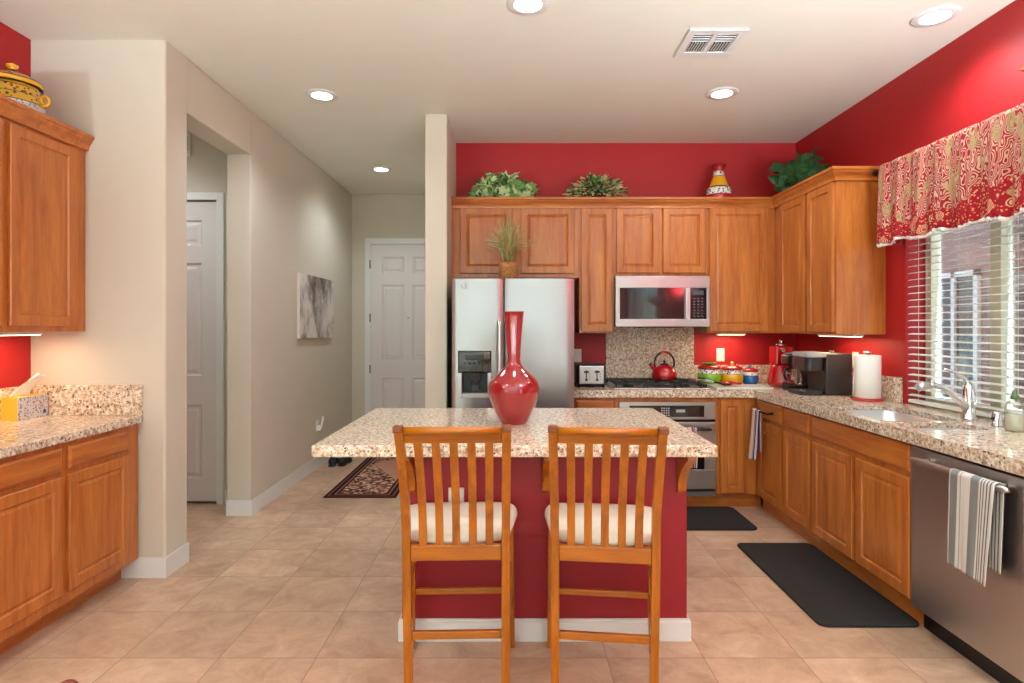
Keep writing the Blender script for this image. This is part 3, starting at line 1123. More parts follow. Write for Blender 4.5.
def cabinet(name, label, cat, side, plane, u0, u1, w0, w1, depth, doors=(), drawers=(), toe=0.0, toe_in=0.05, group=None, hollow=False, front_hole=None):
    P = facing(side, plane)
    base = P((u0 + u1) / 2, w0 if not toe else 0, -depth / 2)
    t = thing(name, label, cat, base, group=group)
    b = MB()
    if hollow:
        mix_box(P, u0, u0 + 0.018, w0, w1, -depth, 0, b)
        mix_box(P, u1 - 0.018, u1, w0, w1, -depth, 0, b)
        mix_box(P, u0 + 0.018, u1 - 0.018, w0, w0 + 0.018, -depth, 0, b)
        if front_hole:
            h0, h1, k0, k1 = front_hole
            mix_box(P, u0 + 0.018, u1 - 0.018, k1, w1, -0.02, 0, b)
            mix_box(P, u0 + 0.018, u1 - 0.018, w0 + 0.018, k0, -0.02, 0, b)
            if h0 > u0 + 0.018:
                mix_box(P, u0 + 0.018, h0, k0, k1, -0.02, 0, b)
                mix_box(P, h1, u1 - 0.018, k0, k1, -0.02, 0, b)
        else:
            mix_box(P, u0 + 0.018, u1 - 0.018, w0 + 0.018, w1, -0.02, 0, b)
    else:
        mix_box(P, u0, u1, w0, w1, -depth, 0, b)
    b.build('cabinet_body', M['wood'], t, bevel=0.0015)
    if toe:
        mix_box(P, u0, u1, 0, w0, -depth, -toe_in, MB()).build('toe_kick', M['woodx' if side == '-y' else 'woody'], t)
    for (a, c, z0, z1) in doors:
        raised_panel(a, c, z0, z1, P).build('door', M['wood'], t)
    for (a, c, z0, z1) in drawers:
        drawer_front(a, c, z0, z1, P).build('drawer_front', M['woodx' if side == '-y' else 'woody'], t)
    return t


# ---- upper cabinets, back wall (front plane Y = 4.82)
UP = 4.82
UD = YB - UP - 0.001
cabinet('wall_cabinet', 'two door wall cabinet over the refrigerator', 'cabinet', '-y', UP, -0.50, 0.545, 1.815, 2.40, UD,
        doors=[(-0.435, -0.005, 1.85, 2.385), (0.065, 0.505, 1.85, 2.385)])
cabinet('wall_cabinet', 'narrow tall single door wall cabinet between refrigerator and microwave', 'cabinet', '-y', UP, 0.546, 0.833, 1.36, 2.40, UD,
        doors=[(0.560, 0.818, 1.375, 2.385)])
cabinet('wall_cabinet', 'short two door wall cabinet directly above the microwave', 'cabinet', '-y', UP, 0.834, 1.598, 1.830, 2.40, UD,
        doors=[(0.850, 1.202, 1.853, 2.385), (1.232, 1.585, 1.853, 2.385)])
cabinet('wall_cabinet', 'wide tall single door wall cabinet right of the microwave, above the canisters', 'cabinet', '-y', UP, 1.599, 2.159, 1.36, 2.40, UD,
        doors=[(1.612, 2.095, 1.375, 2.385)])
# ---- upper cabinets, right wall (front plane X = 2.16)
cabinet('wall_cabinet', 'two door corner wall cabinet on the red right wall beside the window', 'cabinet', '-x', 2.16, 3.906, YB - 0.001, 1.36, 2.40, XR - 2.16 - 0.001,
        doors=[(3.925, 4.265, 1.375, 2.385), (4.300, 4.70, 1.375, 2.385)])
# ---- upper cabinets, left wall (front plane X = -2.39)
cabinet('wall_cabinet', 'wall cabinet against the beige wall under the pottery jar, left side', 'cabinet', '+x', -2.41, 2.763, 3.298, 1.385, 2.41, -2.41 - XL - 0.001,
        doors=[(2.785, 3.205, 1.415, 2.385)])
cabinet('wall_cabinet', 'wall cabinet cut by the left edge of the picture', 'cabinet', '+x', -2.41, 2.20, 2.762, 1.385, 2.41, -2.41 - XL - 0.001,
        doors=[(2.225, 2.745, 1.415, 2.385)])

# ---- crown mouldings
prof = [(0.0, 2.385), (0.022, 2.385), (0.024, 2.40), (0.030, 2.415), (0.048, 2.435), (0.052, 2.445), (0.062, 2.450), (0.062, 2.468), (0.0, 2.468)]


def crown(name, label, path, closed_in, ks=1.0, dz=0.0):
    """sweep the profile along a plan path with mitred corners; outwards = right of travel"""
    mb = MB()
    n = len(path)
    offs = []
    for i in range(n):
        p = Vector(path[i]).to_2d()
        dirs = []
        if i > 0:
            dirs.append((p - Vector(path[i - 1])).normalized())
        if i < n - 1:
            dirs.append((Vector(path[i + 1]) - p).normalized())
        ns = [Vector((d_.y, -d_.x)) for d_ in dirs]
        if len(ns) == 2:
            m_ = (ns[0] + ns[1]).normalized()
            m_ = m_ / max(0.2, m_.dot(ns[0]))
        else:
            m_ = ns[0]
        offs.append(m_)
    k = len(prof)
    vs = []
    for i in range(n):
        for (o_, z) in prof:
            vs.append((path[i][0] + offs[i].x * o_ * ks, path[i][1] + offs[i].y * o_ * ks, z + dz))
    fs = []
    for i in range(n - 1):
        for j in range(k):
            j2 = (j + 1) % k
            fs.append((i * k + j, i * k + j2, (i + 1) * k + j2, (i + 1) * k + j))
    fs.append(tuple(range(k))); fs.append(tuple(reversed(range((n - 1) * k, n * k))))
    mb.add(vs, fs)
    # dust panel closing the top
    mb.prism(closed_in, 'Z', 2.4015 + dz, 2.466 + dz)
    o = mb.build(name, M['woodx'])
    return tag(o, label, 'moulding')


crown('crown_moulding', 'long wooden crown moulding along the back and corner wall cabinets',
      [(-0.50, YB - .002), (-0.50, UP), (2.16, UP), (2.16, 3.906), (XR - .002, 3.906)],
      [(-0.498, YB - .003), (-0.498, UP + .002), (2.162, UP + .002), (2.162, 3.908), (XR - .003, 3.908), (XR - .003, YB - .003)])
crown('crown_moulding', 'wooden crown moulding on the left wall cabinets',
      [(-2.41, 2.20), (-2.41, 3.2985)],
      [(XL + .002, 2.20), (-2.412, 2.20), (-2.412, 3.297), (XL + .002, 3.297)], 0.82, 0.015)

# ---- under cabinet light bars
def light_bar(x0, x1, y0, y1, z, label):
    t = thing('under_cabinet_light', label, 'light', ((x0 + x1) / 2, (y0 + y1) / 2, z), group='under cabinet light bars')
    MB().box(x0, x1, y0, y1, z - 0.016, z - 0.0005).build('housing', M['white'], t, bevel=0.002)
    MB().box(x0 + .008, x1 - .008, y0 + .008, y1 - .008, z - 0.0195, z - 0.0162).build('lens', M['barlamp'], t)
    ld = bpy.data.lights.new('bar_light', 'AREA')
    ld.shape = 'RECTANGLE'; ld.size = x1 - x0; ld.size_y = y1 - y0
    ld.energy = UNDER_W; ld.color = (1.0, 0.70, 0.42)
    lo = bpy.data.objects.new('bar_light', ld); C.objects.link(lo); lo.parent = t
    lo.location = (0, 0, -0.022)
    return t


light_bar(1.745, 1.975, 4.96, 5.03, 1.36, 'white light bar under the wide cabinet above the canisters')
light_bar(2.30, 2.37, 3.95, 4.42, 1.36, 'white light bar under the corner cabinet above the coffee machines')
light_bar(-2.60, -2.53, 2.85, 3.15, 1.385, 'white light bar under the left wall cabinet')

# ---- base cabinets, back run (front plane Y = 4.545, door fronts 4.525)
BP = 4.545
BD = YB - BP - 0.001
CT = 0.866
cabinet('base_cabinet', 'base cabinet under the toaster between refrigerator and oven', 'cabinet', '-y', BP, 0.475, 0.800, 0.11, CT, BD,
        doors=[(0.49, 0.79, 0.125, 0.68)], drawers=[(0.49, 0.79, 0.71, 0.84)], toe=1)
cabinet('oven_cabinet', 'wooden oven housing cabinet below the cooktop', 'cabinet', '-y', BP, 0.801, 1.585, 0.075, CT, BD, toe=1, hollow=True,
        front_hole=(0.8195, 1.5665, 0.10, 0.828))
nc_ = cabinet('base_cabinet', 'narrow single door base cabinet right of the wall oven', 'cabinet', '-y', BP, 1.586, 1.889, 0.11, CT, BD,
        doors=[(1.605, 1.79, 0.125, 0.845)], toe=1)
MB().box(1.889, 1.945, 4.595, 4.62, 0, 0.11).build('toe_kick', M['woodx'], nc_)
# ---- base cabinets, right run (front plane X = 1.89, fronts 1.87)
RP = 1.890
RD = XR - RP - 0.001
DZ = [(0.125, 0.690)]
cabinet('base_cabinet', 'base cabinet with the hanging towel rod in the inside corner', 'cabinet', '-x', RP, 4.077, 4.544, 0.11, CT, RD,
        doors=[(4.095, 4.46, 0.125, 0.695)], drawers=[(4.095, 4.46, 0.725, 0.853)], toe=1)
cabinet('base_cabinet', 'drawer and door base cabinet between the corner cabinet and the sink cabinet', 'cabinet', '-x', RP, 3.686, 4.076, 0.11, CT, RD,
        doors=[(3.705, 4.055, 0.125, 0.695)], drawers=[(3.705, 4.055, 0.725, 0.853)], toe=1)
cabinet('sink_cabinet', 'wide two door sink base cabinet beside the dishwasher', 'cabinet', '-x', RP, 2.752, 3.685, 0.11, CT, RD,
        doors=[(2.765, 3.195, 0.125, 0.695), (3.232, 3.665, 0.125, 0.695)], drawers=[(2.765, 3.665, 0.725, 0.853)], toe=1, hollow=True)
cabinet('base_cabinet', 'base cabinet on the near side of the dishwasher, mostly out of view', 'cabinet', '-x', RP, 1.25, 2.135, 0.11, CT, RD,
        doors=[(1.27, 1.70, 0.125, 0.695), (1.72, 2.12, 0.125, 0.695)], drawers=[(1.27, 2.12, 0.725, 0.853)], toe=1)
# ---- base cabinets, left run (front plane X = -2.085, fronts -2.065)
LP = -2.106
LD = LP - XL - 0.001
cabinet('base_cabinet', 'left base cabinet against the beige wall end', 'cabinet', '+x', LP, 2.735, 3.285, 0.11, 0.872, LD,
        doors=[(2.755, 3.185, 0.165, 0.715)], drawers=[(2.755, 3.185, 0.742, 0.848)], toe=1, toe_in=0.095)
cabinet('base_cabinet', 'left base cabinet cut by the picture edge below the tissue box', 'cabinet', '+x', LP, 2.15, 2.734, 0.11, 0.872, LD,
        doors=[(2.17, 2.715, 0.165, 0.715)], drawers=[(2.17, 2.715, 0.742, 0.848)], toe=1, toe_in=0.095)

# ================================================================== COUNTERTOPS
TZ = 0.923
outer = [(0.470, YB - .001), (0.470, 4.51), (1.855, 4.51), (1.855, 1.2), (XR - .001, 1.2), (XR - .001, WY0 + .003), (2.61, WY0 + .003), (2.61, WY1 - .003), (XR - .001, WY1 - .003), (XR - .001, YB - .001)]
hole1 = rrect(1.93, 2.34, 3.03, 3.62, 0.06)
hole2 = rrect(1.93, 2.27, 2.76, 2.985, 0.05)
cook_hole = []
mb = slab_poly(outer, [list(reversed(hole1)), list(reversed(hole2))], TZ - 0.028, TZ)
mb.box(0.470, 1.885, 4.51, 4.543, CT + .0005, TZ - 0.0281)
mb.box(1.855, 1.888, 1.2, 4.51, CT + .0005, TZ - 0.0281)
mb.box(0.470, 0.50, 4.544, YB - .002, CT + .0005, TZ - 0.0281)
ct = mb.build('countertop', M['gran'], origin=(2.0, 4.0, CT))
tag(ct, 'L shaped speckled granite countertop with sink cutouts', 'countertop')
for q in ((0.470, 0.814, YB - .021, YB - .001, 1.077), (1.588, XR - .022, YB - .021, YB - .001, 1.077), (XR - .021, XR - .001, 3.735, YB - .001, 1.085)):
    MB().box(q[0], q[1], q[2], q[3], TZ + .0005, q[4]).build('backsplash', M['gran'], ct, bevel=0.002)
mb = MB().box(0.815, 1.587, YB - .023, YB - .001, TZ + .0005, 1.408)
bs = mb.build('granite_panel', M['gran'], bevel=0.002)
tag(bs, 'tall granite panel on the wall behind the cooktop', 'backsplash')

lt = MB()
lt.prism([(XL + .001, 2.0), (-2.082, 2.0), (-2.082, 3.298), (XL + .001, 3.298)], 'Z', 0.8725, 0.915)
lc = lt.build('countertop', M['gran'], bevel=0.004)
tag(lc, 'granite countertop on the left base cabinets', 'countertop')
for q in ((XL + .022, -2.084, 3.278, 3.298), (XL + .001, XL + .021, 2.0, 3.298)):
    MB().box(q[0], q[1], q[2], q[3], 0.9155, 1.085).build('backsplash', M['gran'], lc, bevel=0.002)

# ================================================================== ISLAND
isl = thing('kitchen_island', 'red kitchen island with overhanging granite top and white baseboard', 'kitchen island', (0.1, 3.0, 0))
MB().box(-0.50, 0.784, 2.635, 3.50, 0, 0.865).build('island_base', M['island_red'], isl, bevel=0.004)
mb = MB()
e = 0.0
mb.prism([(-0.842, 2.44), (0.855, 2.44), (0.855, 3.58), (-0.842, 3.58)], 'Z', 0.8655, 0.915)
mb.build('island_top', M['gran'], isl, bevel=0.006)
mb = MB()
for (a, b, c, d_) in ((-0.515, 0.799, 2.620, 2.6345), (-0.515, -0.5005, 2.6345, 3.515), (0.7845, 0.799, 2.6345, 3.515), (-0.5, 0.7845, 3.5005, 3.515)):
    mb.box(a, b, c, d_, 0, 0.088)
    mb.box(min(a + 0.004, a + .004), max(b - 0.004, a), c + 0.004 if d_ - c < 0.05 else c, d_, 0.088, 0.100)
mb.build('island_baseboard', M['white'], isl, bevel=0.002)
for xc in (-0.455, 0.150, 0.755):
    pts = [(2.634, 0.8645), (2.462, 0.8645), (2.462, 0.845)]
    for k in range(9):
        a = k / 8
        y = 2.462 + 0.150 * (1 - (1 - a) ** 2.2) + 0.0
        z = 0.845 - 0.165 * a
        pts.append((y, z))
    pts.append((2.634, 0.66))
    MB().prism(pts, 'X', xc - 0.019, xc + 0.019).build('corbel', M['chair'], isl, bevel=0.002)


def outlet(name_label, side, plane, u, w_, cat='outlet', parent=None, switch=False, mat='plate'):
    P = facing(side, plane)
    if parent is None:
        t = thing('wall_outlet', name_label, cat, P(u, w_, 0))
        pm = t
    else:
        pm = parent
    mb = MB()
    mb.loops([(u - .035, u + .035, w_ - .057, w_ + .057, 0.0003), (u - .035, u + .035, w_ - .057, w_ + .057, 0.004), (u - .031, u + .031, w_ - .053, w_ + .053, 0.006)], P)
    q = mb.build('outlet_plate', M[mat], pm)
    if switch:
        mix_box(P, u - .016, u + .016, w_ - .033, w_ + .033, 0.006, 0.0085, MB()).build('rocker', M['slot'] if False else M['plate'], q, bevel=0.001)
    else:
        s = MB()
        for dz in (-.02, .02):
            mix_box(P, u - .017, u + .017, w_ + dz - .014, w_ + dz + .014, 0.006, 0.0075, s)
        k = s.build('socket', M['plate'], q, bevel=0.002)
        s = MB()
        for dz in (-.02, .02):
            for du in (-.006, .006):
                mix_box(P, u + du - .001, u + du + .001, w_ + dz - .004, w_ + dz + .006, 0.0075, 0.008, s)
    return pm


outlet('', '-y', 2.635, -0.255, 0.630, parent=isl)
outlet('white outlet on the red wall right of the granite panel', '-y', YB, 1.825, 1.165, switch=True)
outlet('white outlet on the red wall above the toaster', '-y', YB, 0.568, 1.16)
outlet('outlet on the red wall beside the paper towel roll', '-x', XR, 4.25, 1.17)
outlet('outlet on the red wall behind the black pod coffee machine', '-x', XR, 4.57, 1.17)
ho = outlet('white outlet low on the hall wall with a curled plug in it', '+x', HX, 5.86, 0.42)
mb = MB()
mb.tube([(HX + .008, 5.86, 0.40), (HX + .045, 5.86, 0.40), (HX + .05, 5.86, 0.44), (HX + .05, 5.90, 0.49), (HX + .03, 5.92, 0.50)], 0.011, 8)
mb.box(HX + .008, HX + .04, 5.84, 5.88, 0.375, 0.425)
mb.build('plug', M['plate'], ho)
# ================================================================== REFRIGERATOR
fr = thing('refrigerator', 'stainless side by side refrigerator with black water dispenser', 'refrigerator', (0, 4.72, 0))
MB().box(-0.452, 0.452, 4.36, 5.14, 0.02, 1.745).build('fridge_body', M['black'], fr, bevel=0.004)
MB().box(-0.44, 0.44, 4.30, 4.36, 0.02, 0.09).build('kick_grille', M['black'], fr)
FY = 4.28


def curved_front(x0, x1, z0, z1, yf, yb, holes=None, bulge=0.012, n=14, mi=0):
    """slightly bowed appliance door; optional rectangular hole (hx0,hx1,hz0,hz1)"""
    mb = MB()
    xs = sorted(set([x0 + (x1 - x0) * i / n for i in range(n + 1)] + ([holes[0], holes[1]] if holes else [])))
    zs = [z0, z1] if not holes else [z0, holes[2], holes[3], z1]
    def Y(x):
        s = (x - (x0 + x1) / 2) / ((x1 - x0) / 2)
        e = 0.010 * max(0, (abs(s) - 0.93) / 0.07) ** 2
        return yf + bulge * s * s + e
    idx = {}
    vs = []
    for i, x in enumerate(xs):
        for j, z in enumerate(zs):
            idx[(i, j)] = len(vs); vs.append((x, Y(x), z))
    fs = []
    for i in range(len(xs) - 1):
        for j in range(len(zs) - 1):
            xm = (xs[i] + xs[i + 1]) / 2
            if holes and holes[0] < xm < holes[1] and j == 1:
                continue
            fs.append((idx[(i, j)], idx[(i + 1, j)], idx[(i + 1, j + 1)], idx[(i, j + 1)]))
    mb.add(vs, fs, mi, True)
    # rim
    ring = [(x, Y(x), z0) for x in xs] + [(x, Y(x), z1) for x in reversed(xs)]
    o = len(mb.v)
    k = len(ring)
    mb.v += ring + [(p[0], yb, p[2]) for p in ring]
    for a in range(k):
        b = (a + 1) % k
        mb.f.append((o + a, o + b, o + k + b, o + k + a)); mb.m.append(mi); mb.s.append(False)
    mb.f.append(tuple(o + k + a for a in range(k))); mb.m.append(mi); mb.s.append(False)
    if holes:
        h = [(holes[0], holes[2]), (holes[1], holes[2]), (holes[1], holes[3]), (holes[0], holes[3])]
        o = len(mb.v)
        mb.v += [(p[0], Y(p[0]), p[1]) for p in h] + [(p[0], yb - 0.004, p[1]) for p in h]
        for a in range(4):
            b = (a + 1) % 4
            mb.f.append((o + a, o + b, o + 4 + b, o + 4 + a)); mb.m.append(mi); mb.s.append(False)
    return mb


ld_ = curved_front(-0.450, -0.072, 0.10, 1.765, FY, 4.355, holes=(-0.400, -0.160, 0.895, 1.235)).build('freezer_door', M['steelx'], fr)
rd_ = curved_front(-0.060, 0.450, 0.10, 1.765, FY, 4.355).build('fridge_door', M['steelx'], fr)
# dispenser
dp = MB()
dp.box(-0.399, -0.161, 4.345, 4.350, 0.896, 1.234)
dp = dp.build('dispenser', M['black'], ld_)
mb = MB()
mb.loops([(-0.402, -0.158, 1.075, 1.237, 0.0), (-0.402, -0.158, 1.075, 1.237, 0.012), (-0.392, -0.168, 1.085, 1.227, 0.016)], facing('-y', FY + 0.004))
mb.build('control_panel', M['blackglass'], ld_, bevel=0.002)
mb = MB()
for (a, b, c, d_) in ((-0.402, -0.374, 0.893, 1.075), (-0.186, -0.158, 0.893, 1.075)):
    mb.box(a, b, 4.270, 4.345, c, d_)
mb.box(-0.374, -0.186, 4.262, 4.345, 0.893, 0.925)
mb.build('dispenser_surround', M['steel_dark'], ld_, bevel=0.003)
mb = MB()
mb.box(-0.325, -0.235, 4.285, 4.345, 1.02, 1.075)
mb.prism([(-0.31, 1.02), (-0.25, 1.02), (-0.262, 0.985), (-0.298, 0.985)], 'Y', 4.30, 4.34)
mb.build('spout', M['black'], ld_, bevel=0.003)
MB().box(-0.31, -0.25, 4.325, 4.344, 0.935, 1.01).build('paddle', M['grey_plastic'], ld_, bevel=0.004)
mb = MB()
for k in range(5):
    mb.box(-0.36 + k * 0.034, -0.342 + k * 0.034, 4.2667, 4.2684, 1.14, 1.152)
mb.box(-0.35, -0.21, 4.2667, 4.2684, 1.17, 1.205)
mb.build('display', M['black'], ld_)
for par, xx in ((ld_, -0.098), (rd_, -0.026)):
    mb = MB()
    mb.tube([(xx, FY + .004, 0.52), (xx, FY - .035, 0.53), (xx, FY - .045, 0.56), (xx, FY - .045, 1.41), (xx, FY - .035, 1.44), (xx, FY + .004, 1.45)], 0.0125, 12)
    mb.build('door_handle', M['steel'], par)
mb = MB()
mb.loops([(-0.385, -0.335, 1.690, 1.74, 0.0), (-0.385, -0.335, 1.690, 1.74, 0.002)], facing('-y', FY + 0.0035))
mb.build('sticker', M['lightgrey'], ld_)
mb = MB()
mb.box(-0.378, -0.342, FY - .0005, FY + .0014, 1.722, 1.730)
mb.box(-0.368, -0.352, FY - .0005, FY + .0014, 1.700, 1.718)
mb.build('sticker_print', M['plate'], ld_)

# ================================================================== MICROWAVE
mw = thing('microwave', 'stainless over the range microwave with a dark glass door', 'microwave', (1.213, 4.95, 1.41))
MB().box(0.836, 1.596, 4.775, 5.12, 1.412, 1.826).build('microwave_body', M['steel_dark'], mw)
P = facing('-y', 4.775)
# door with a window hole
def frame_mb(u0, u1, w0, w1, h0, h1, k0, k1, d0, d1, P):
    mb = MB()
    for q in ((u0, u1, w0, k0), (u0, u1, k1, w1), (u0, h0, k0, k1), (h1, u1, k0, k1)):
        mix_box(P, q[0], q[1], q[2], q[3], d0, d1, mb)
    return mb


# scale here: x = u*585/4.75+513, y = 327-(w-1.41)*585/4.75
dm = frame_mb(0.834, 1.598, 1.413, 1.824, 0.868, 1.572, 1.475, 1.728, 0.0, 0.028, P).build('microwave_door', M['steel_light'], mw, bevel=0.003)
MB().add([], []).box(0.868, 1.390, 4.750, 4.774, 1.475, 1.728).build('door_window', M['blackglass'], dm)
MB().box(1.440, 1.572, 4.750, 4.774, 1.475, 1.728).build('control_panel', M['blackglass'], mw)
MB().box(1.391, 1.439, 4.752, 4.774, 1.475, 1.728).build('door_edge', M['steel'], dm)
mb = MB()
mb.box(1.395, 1.423, 4.722, 4.738, 1.480, 1.722)
mb.box(1.40, 1.418, 4.738, 4.752, 1.485, 1.505); mb.box(1.40, 1.418, 4.738, 4.752, 1.695, 1.715)
mb.build('door_handle', M['steel'], dm, bevel=0.005)
mb = MB()
for r in range(7):
    for c in range(3):
        mb.box(1.463 + c * 0.032, 1.481 + c * 0.032, 4.7488, 4.750, 1.492 + r * 0.024, 1.503 + r * 0.024)
mb.build('button', M['grey_plastic'], mw)
MB().box(1.465, 1.548, 4.7488, 4.750, 1.672, 1.705).build('display', M['led'], mw)
mb = MB().cyl((1.213, 4.747, 1.776), (1.213, 4.7445, 1.776), 0.017, 24)
mb.build('round_badge', M['lightgrey'], dm)
mb = MB()
mb.box(1.03, 1.40, 4.80, 4.99, 1.404, 1.4115)
mb.build('filter_vent', M['black'], mw)

# ================================================================== WALL OVEN
ov = thing('oven', 'stainless built in oven below the cooktop', 'oven', (1.193, 4.7, 0.10))
MB().box(0.835, 1.551, 4.56, 5.10, 0.11, 0.82).build('oven_body', M['steel_dark'], ov)
P = facing('-y', 4.544)
mix_box(P, 0.821, 1.565, 0.695, 0.826, -0.016, 0.022, MB()).build('control_panel', M['steel_light'], ov, bevel=0.003)
cp = mix_box(P, 0.90, 1.478, 0.715, 0.802, 0.022, 0.0235, MB()).build('display_glass', M['blackglass'], ov)
mb = MB()
for k in range(4):
    for r in range(4):
        mix_box(P, 1.145 + k * 0.018, 1.156 + k * 0.018, 0.722 + r * 0.018, 0.733 + r * 0.018, 0.0235, 0.0245, mb)
mix_box(P, 1.26, 1.33, 0.75, 0.772, 0.0235, 0.0245, mb)
mb.build('control_buttons', M['lightgrey'], ov)
mix_box(P, 0.821, 1.565, 0.6745, 0.6945, -0.016, 0.012, MB()).build('vent_gap', M['black'], ov)
dv = frame_mb(0.821, 1.565, 0.158, 0.674, 0.93, 1.478, 0.31, 0.50, -0.004, 0.03, P).build('oven_door', M['steel_light'], ov, bevel=0.003)
mix_box(P, 0.93, 1.478, 0.31, 0.50, 0.0, 0.027, MB()).build('door_window', M['blackglass'], dv)
mb = MB()
HZ, HYo = 0.628, 4.465
mb.tube([(0.875, HYo, HZ), (1.515, HYo, HZ)], 0.0125, 12)
for x in (0.90, 1.49):
    mb.box(x - .012, x + .012, HYo, 4.516, HZ - .010, HZ + .010)
mb.build('door_handle', M['steel_light'], dv)
mix_box(P, 0.821, 1.565, 0.136, 0.157, -0.016, 0.010, MB()).build('lower_gap', M['black'], ov)
mix_box(P, 0.821, 1.565, 0.102, 0.1355, -0.016, 0.022, MB()).build('lower_strip', M['steel_light'], ov)

# towel on the oven handle
tw = sheet('dish_towel', lambda u, v: (1.325 + 0.075 * u + 0.004 * math.sin(v * 9),
           (HYo - 0.0155) if v < 0.47 else ((HYo + 0.0155) if v > 0.53 else HYo - 0.0155 * math.cos((v - 0.47) / 0.06 * PI)),
           HZ + (0.016 * math.sin((v - 0.47) / 0.06 * PI) if 0.47 <= v <= 0.53 else (-(0.47 - v) * 0.62 if v < 0.47 else -(v - 0.53) * 0.55))), 10, 60, M['towel_red'], thick=0.004, origin=(1.36, HYo, 0.35))
tag(tw, 'pale dish towel hanging on the oven handle behind the island', 'towel')

# ================================================================== COOKTOP
ck = thing('cooktop', 'gas cooktop with black cast iron grates', 'cooktop', (1.17, 4.83, TZ))
MB().box(0.79, 1.55, 4.585, 5.085, TZ + .0005, TZ + 0.008).build('cooktop_plate', M['steel'], ck, bevel=0.003)
burn = [(0.93, 4.72), (0.93, 4.95), (1.17, 4.84), (1.38, 4.72), (1.38, 4.95)]
for (bx_, by_) in burn:
    MB().lathe((bx_, by_, TZ + 0.008), [(0.048, 0), (0.048, 0.008), (0.036, 0.010), (0.036, 0.018), (0.002, 0.020)], 20).build('burner', M['iron'], ck)
for (gx0, gx1) in ((0.805, 1.045), (1.052, 1.282), (1.289, 1.49)):
    mb = MB()
    z0, z1 = TZ + 0.034, TZ + 0.046
    y0, y1 = 4.60, 5.07
    for y in (y0, y1 - .014, (y0 + y1) / 2 - .007):
        mb.box(gx0, gx1, y, y + .014, z0, z1)
    for x in (gx0, gx1 - .014):
        mb.box(x, x + .014, y0 + .014, y1 - .014, z0, z1)
    xm = (gx0 + gx1) / 2
    for yc in (4.72, 4.95):
        mb.box(gx0 + .014, xm - .025, yc - .006, yc + .006, z0, z1 + .004)
        mb.box(xm + .025, gx1 - .014, yc - .006, yc + .006, z0, z1 + .004)
        mb.box(xm - .006, xm + .006, yc + .025, yc + .09, z0, z1 + .004)
        mb.box(xm - .006, xm + .006, yc - .09, yc - .025, z0, z1 + .004)
    for x in (gx0, gx1 - .014):
        for y in (y0, y1 - .014):
            mb.box(x, x + .014, y, y + .014, TZ + 0.008, z0)
    mb.build('grate', M['iron'], ck)
for k in range(5):
    MB().lathe((1.522, 4.64 + k * 0.085, TZ + 0.008), [(0.019, 0), (0.017, 0.022), (0.012, 0.025)], 16).build('control_knob', M['black'], ck)

# ---- kettle
kx, ky, kz = 1.26, 4.87, TZ + 0.0505
kt = thing('kettle', 'round red enamel kettle with a black arched handle on the cooktop', 'kettle', (kx, ky, kz))
MB().lathe((kx, ky, kz), [(0.088, 0), (0.100, 0.012), (0.106, 0.035), (0.100, 0.062), (0.082, 0.092), (0.060, 0.112), (0.040, 0.122)], 36).build('kettle_body', M['redenamel'], kt)
MB().lathe((kx, ky, kz), [(0.042, 0.121), (0.034, 0.130), (0.008, 0.136), (0.008, 0.144), (0.013, 0.150), (0.010, 0.160), (0.001, 0.163)], 24).build('lid', M['black'], kt)
MB().tube([(kx - 0.07, ky, kz + 0.075), (kx - 0.10, ky, kz + 0.105), (kx - 0.115, ky, kz + 0.125)], [0.022, 0.016, 0.013], 14).build('spout', M['redenamel'], kt)
MB().tube([(kx - 0.112, ky, kz + 0.122), (kx - 0.122, ky, kz + 0.132)], [0.017, 0.015], 14).build('spout_cap', M['black'], kt)
mb = MB()
pts = []
for k in range(15):
    a = math.radians(200 - 220 * k / 14)
    pts.append((kx + 0.082 * math.cos(a), ky, kz + 0.135 + 0.095 * math.sin(a)))
mb.tube(pts, 0.0085, 10)
hd = mb.build('handle', M['black'], kt)
MB().tube(pts[5:10], 0.0105, 10).build('handle_grip', M['redenamel'], hd)

# ---- toaster
tx0, tx1, ty0, ty1 = 0.515, 0.752, 4.72, 5.02
ts = thing('toaster', 'four slot toaster with a steel front panel and black sides', 'toaster', (0.63, 4.87, TZ))
mb = MB()
mb.box(tx0, tx1, ty0, ty1, TZ + 0.012, TZ + 0.185)
mb.build('toaster_body', M['black'], ts, bevel=0.022)
for (a, b) in ((tx0 + .02, ty0 + .03), (tx1 - .02, ty0 + .03), (tx0 + .02, ty1 - .03), (tx1 - .02, ty1 - .03)):
    MB().cyl((a, b, TZ + .0008), (a, b, TZ + 0.02), 0.012, 10).build('foot', M['black'], ts)
P = facing('-y', ty0)
MB().loops([(tx0 + .018, tx1 - .018, TZ + .028, TZ + .172, -0.002), (tx0 + .018, tx1 - .018, TZ + .028, TZ + .172, 0.004), (tx0 + .024, tx1 - .024, TZ + .034, TZ + .166, 0.006)], P).build('front_panel', M['steel_light'], ts)
for xx in (0.590, 0.677):
    mix_box(P, xx - .004, xx + .004, TZ + .055, TZ + .14, 0.006, 0.0075, MB()).build('lever_slot', M['black'], ts)
    mix_box(P, xx - .020, xx + .020, TZ + .118, TZ + .134, 0.0075, 0.024, MB()).build('lever', M['black'], ts, bevel=0.003)
    MB().cyl(P(xx, TZ + .062, 0.006), P(xx, TZ + .062, 0.018), 0.011, 14).build('dial', M['black'], ts)
    mb = MB()
    for q in range(3):
        mb.cyl(P(xx + .028, TZ + .065 + q * .022, 0.006), P(xx + .028, TZ + .065 + q * .022, 0.009), 0.004, 8)
    mb.build('button', M['grey_plastic'], ts)
mb = MB()
for y in (4.785, 4.845, 4.905, 4.965):
    mb.box(tx0 + .035, tx1 - .035, y - .012, y + .012, TZ + .1852, TZ + .1862)
mb.build('bread_slot', M['grey_plastic'], ts)

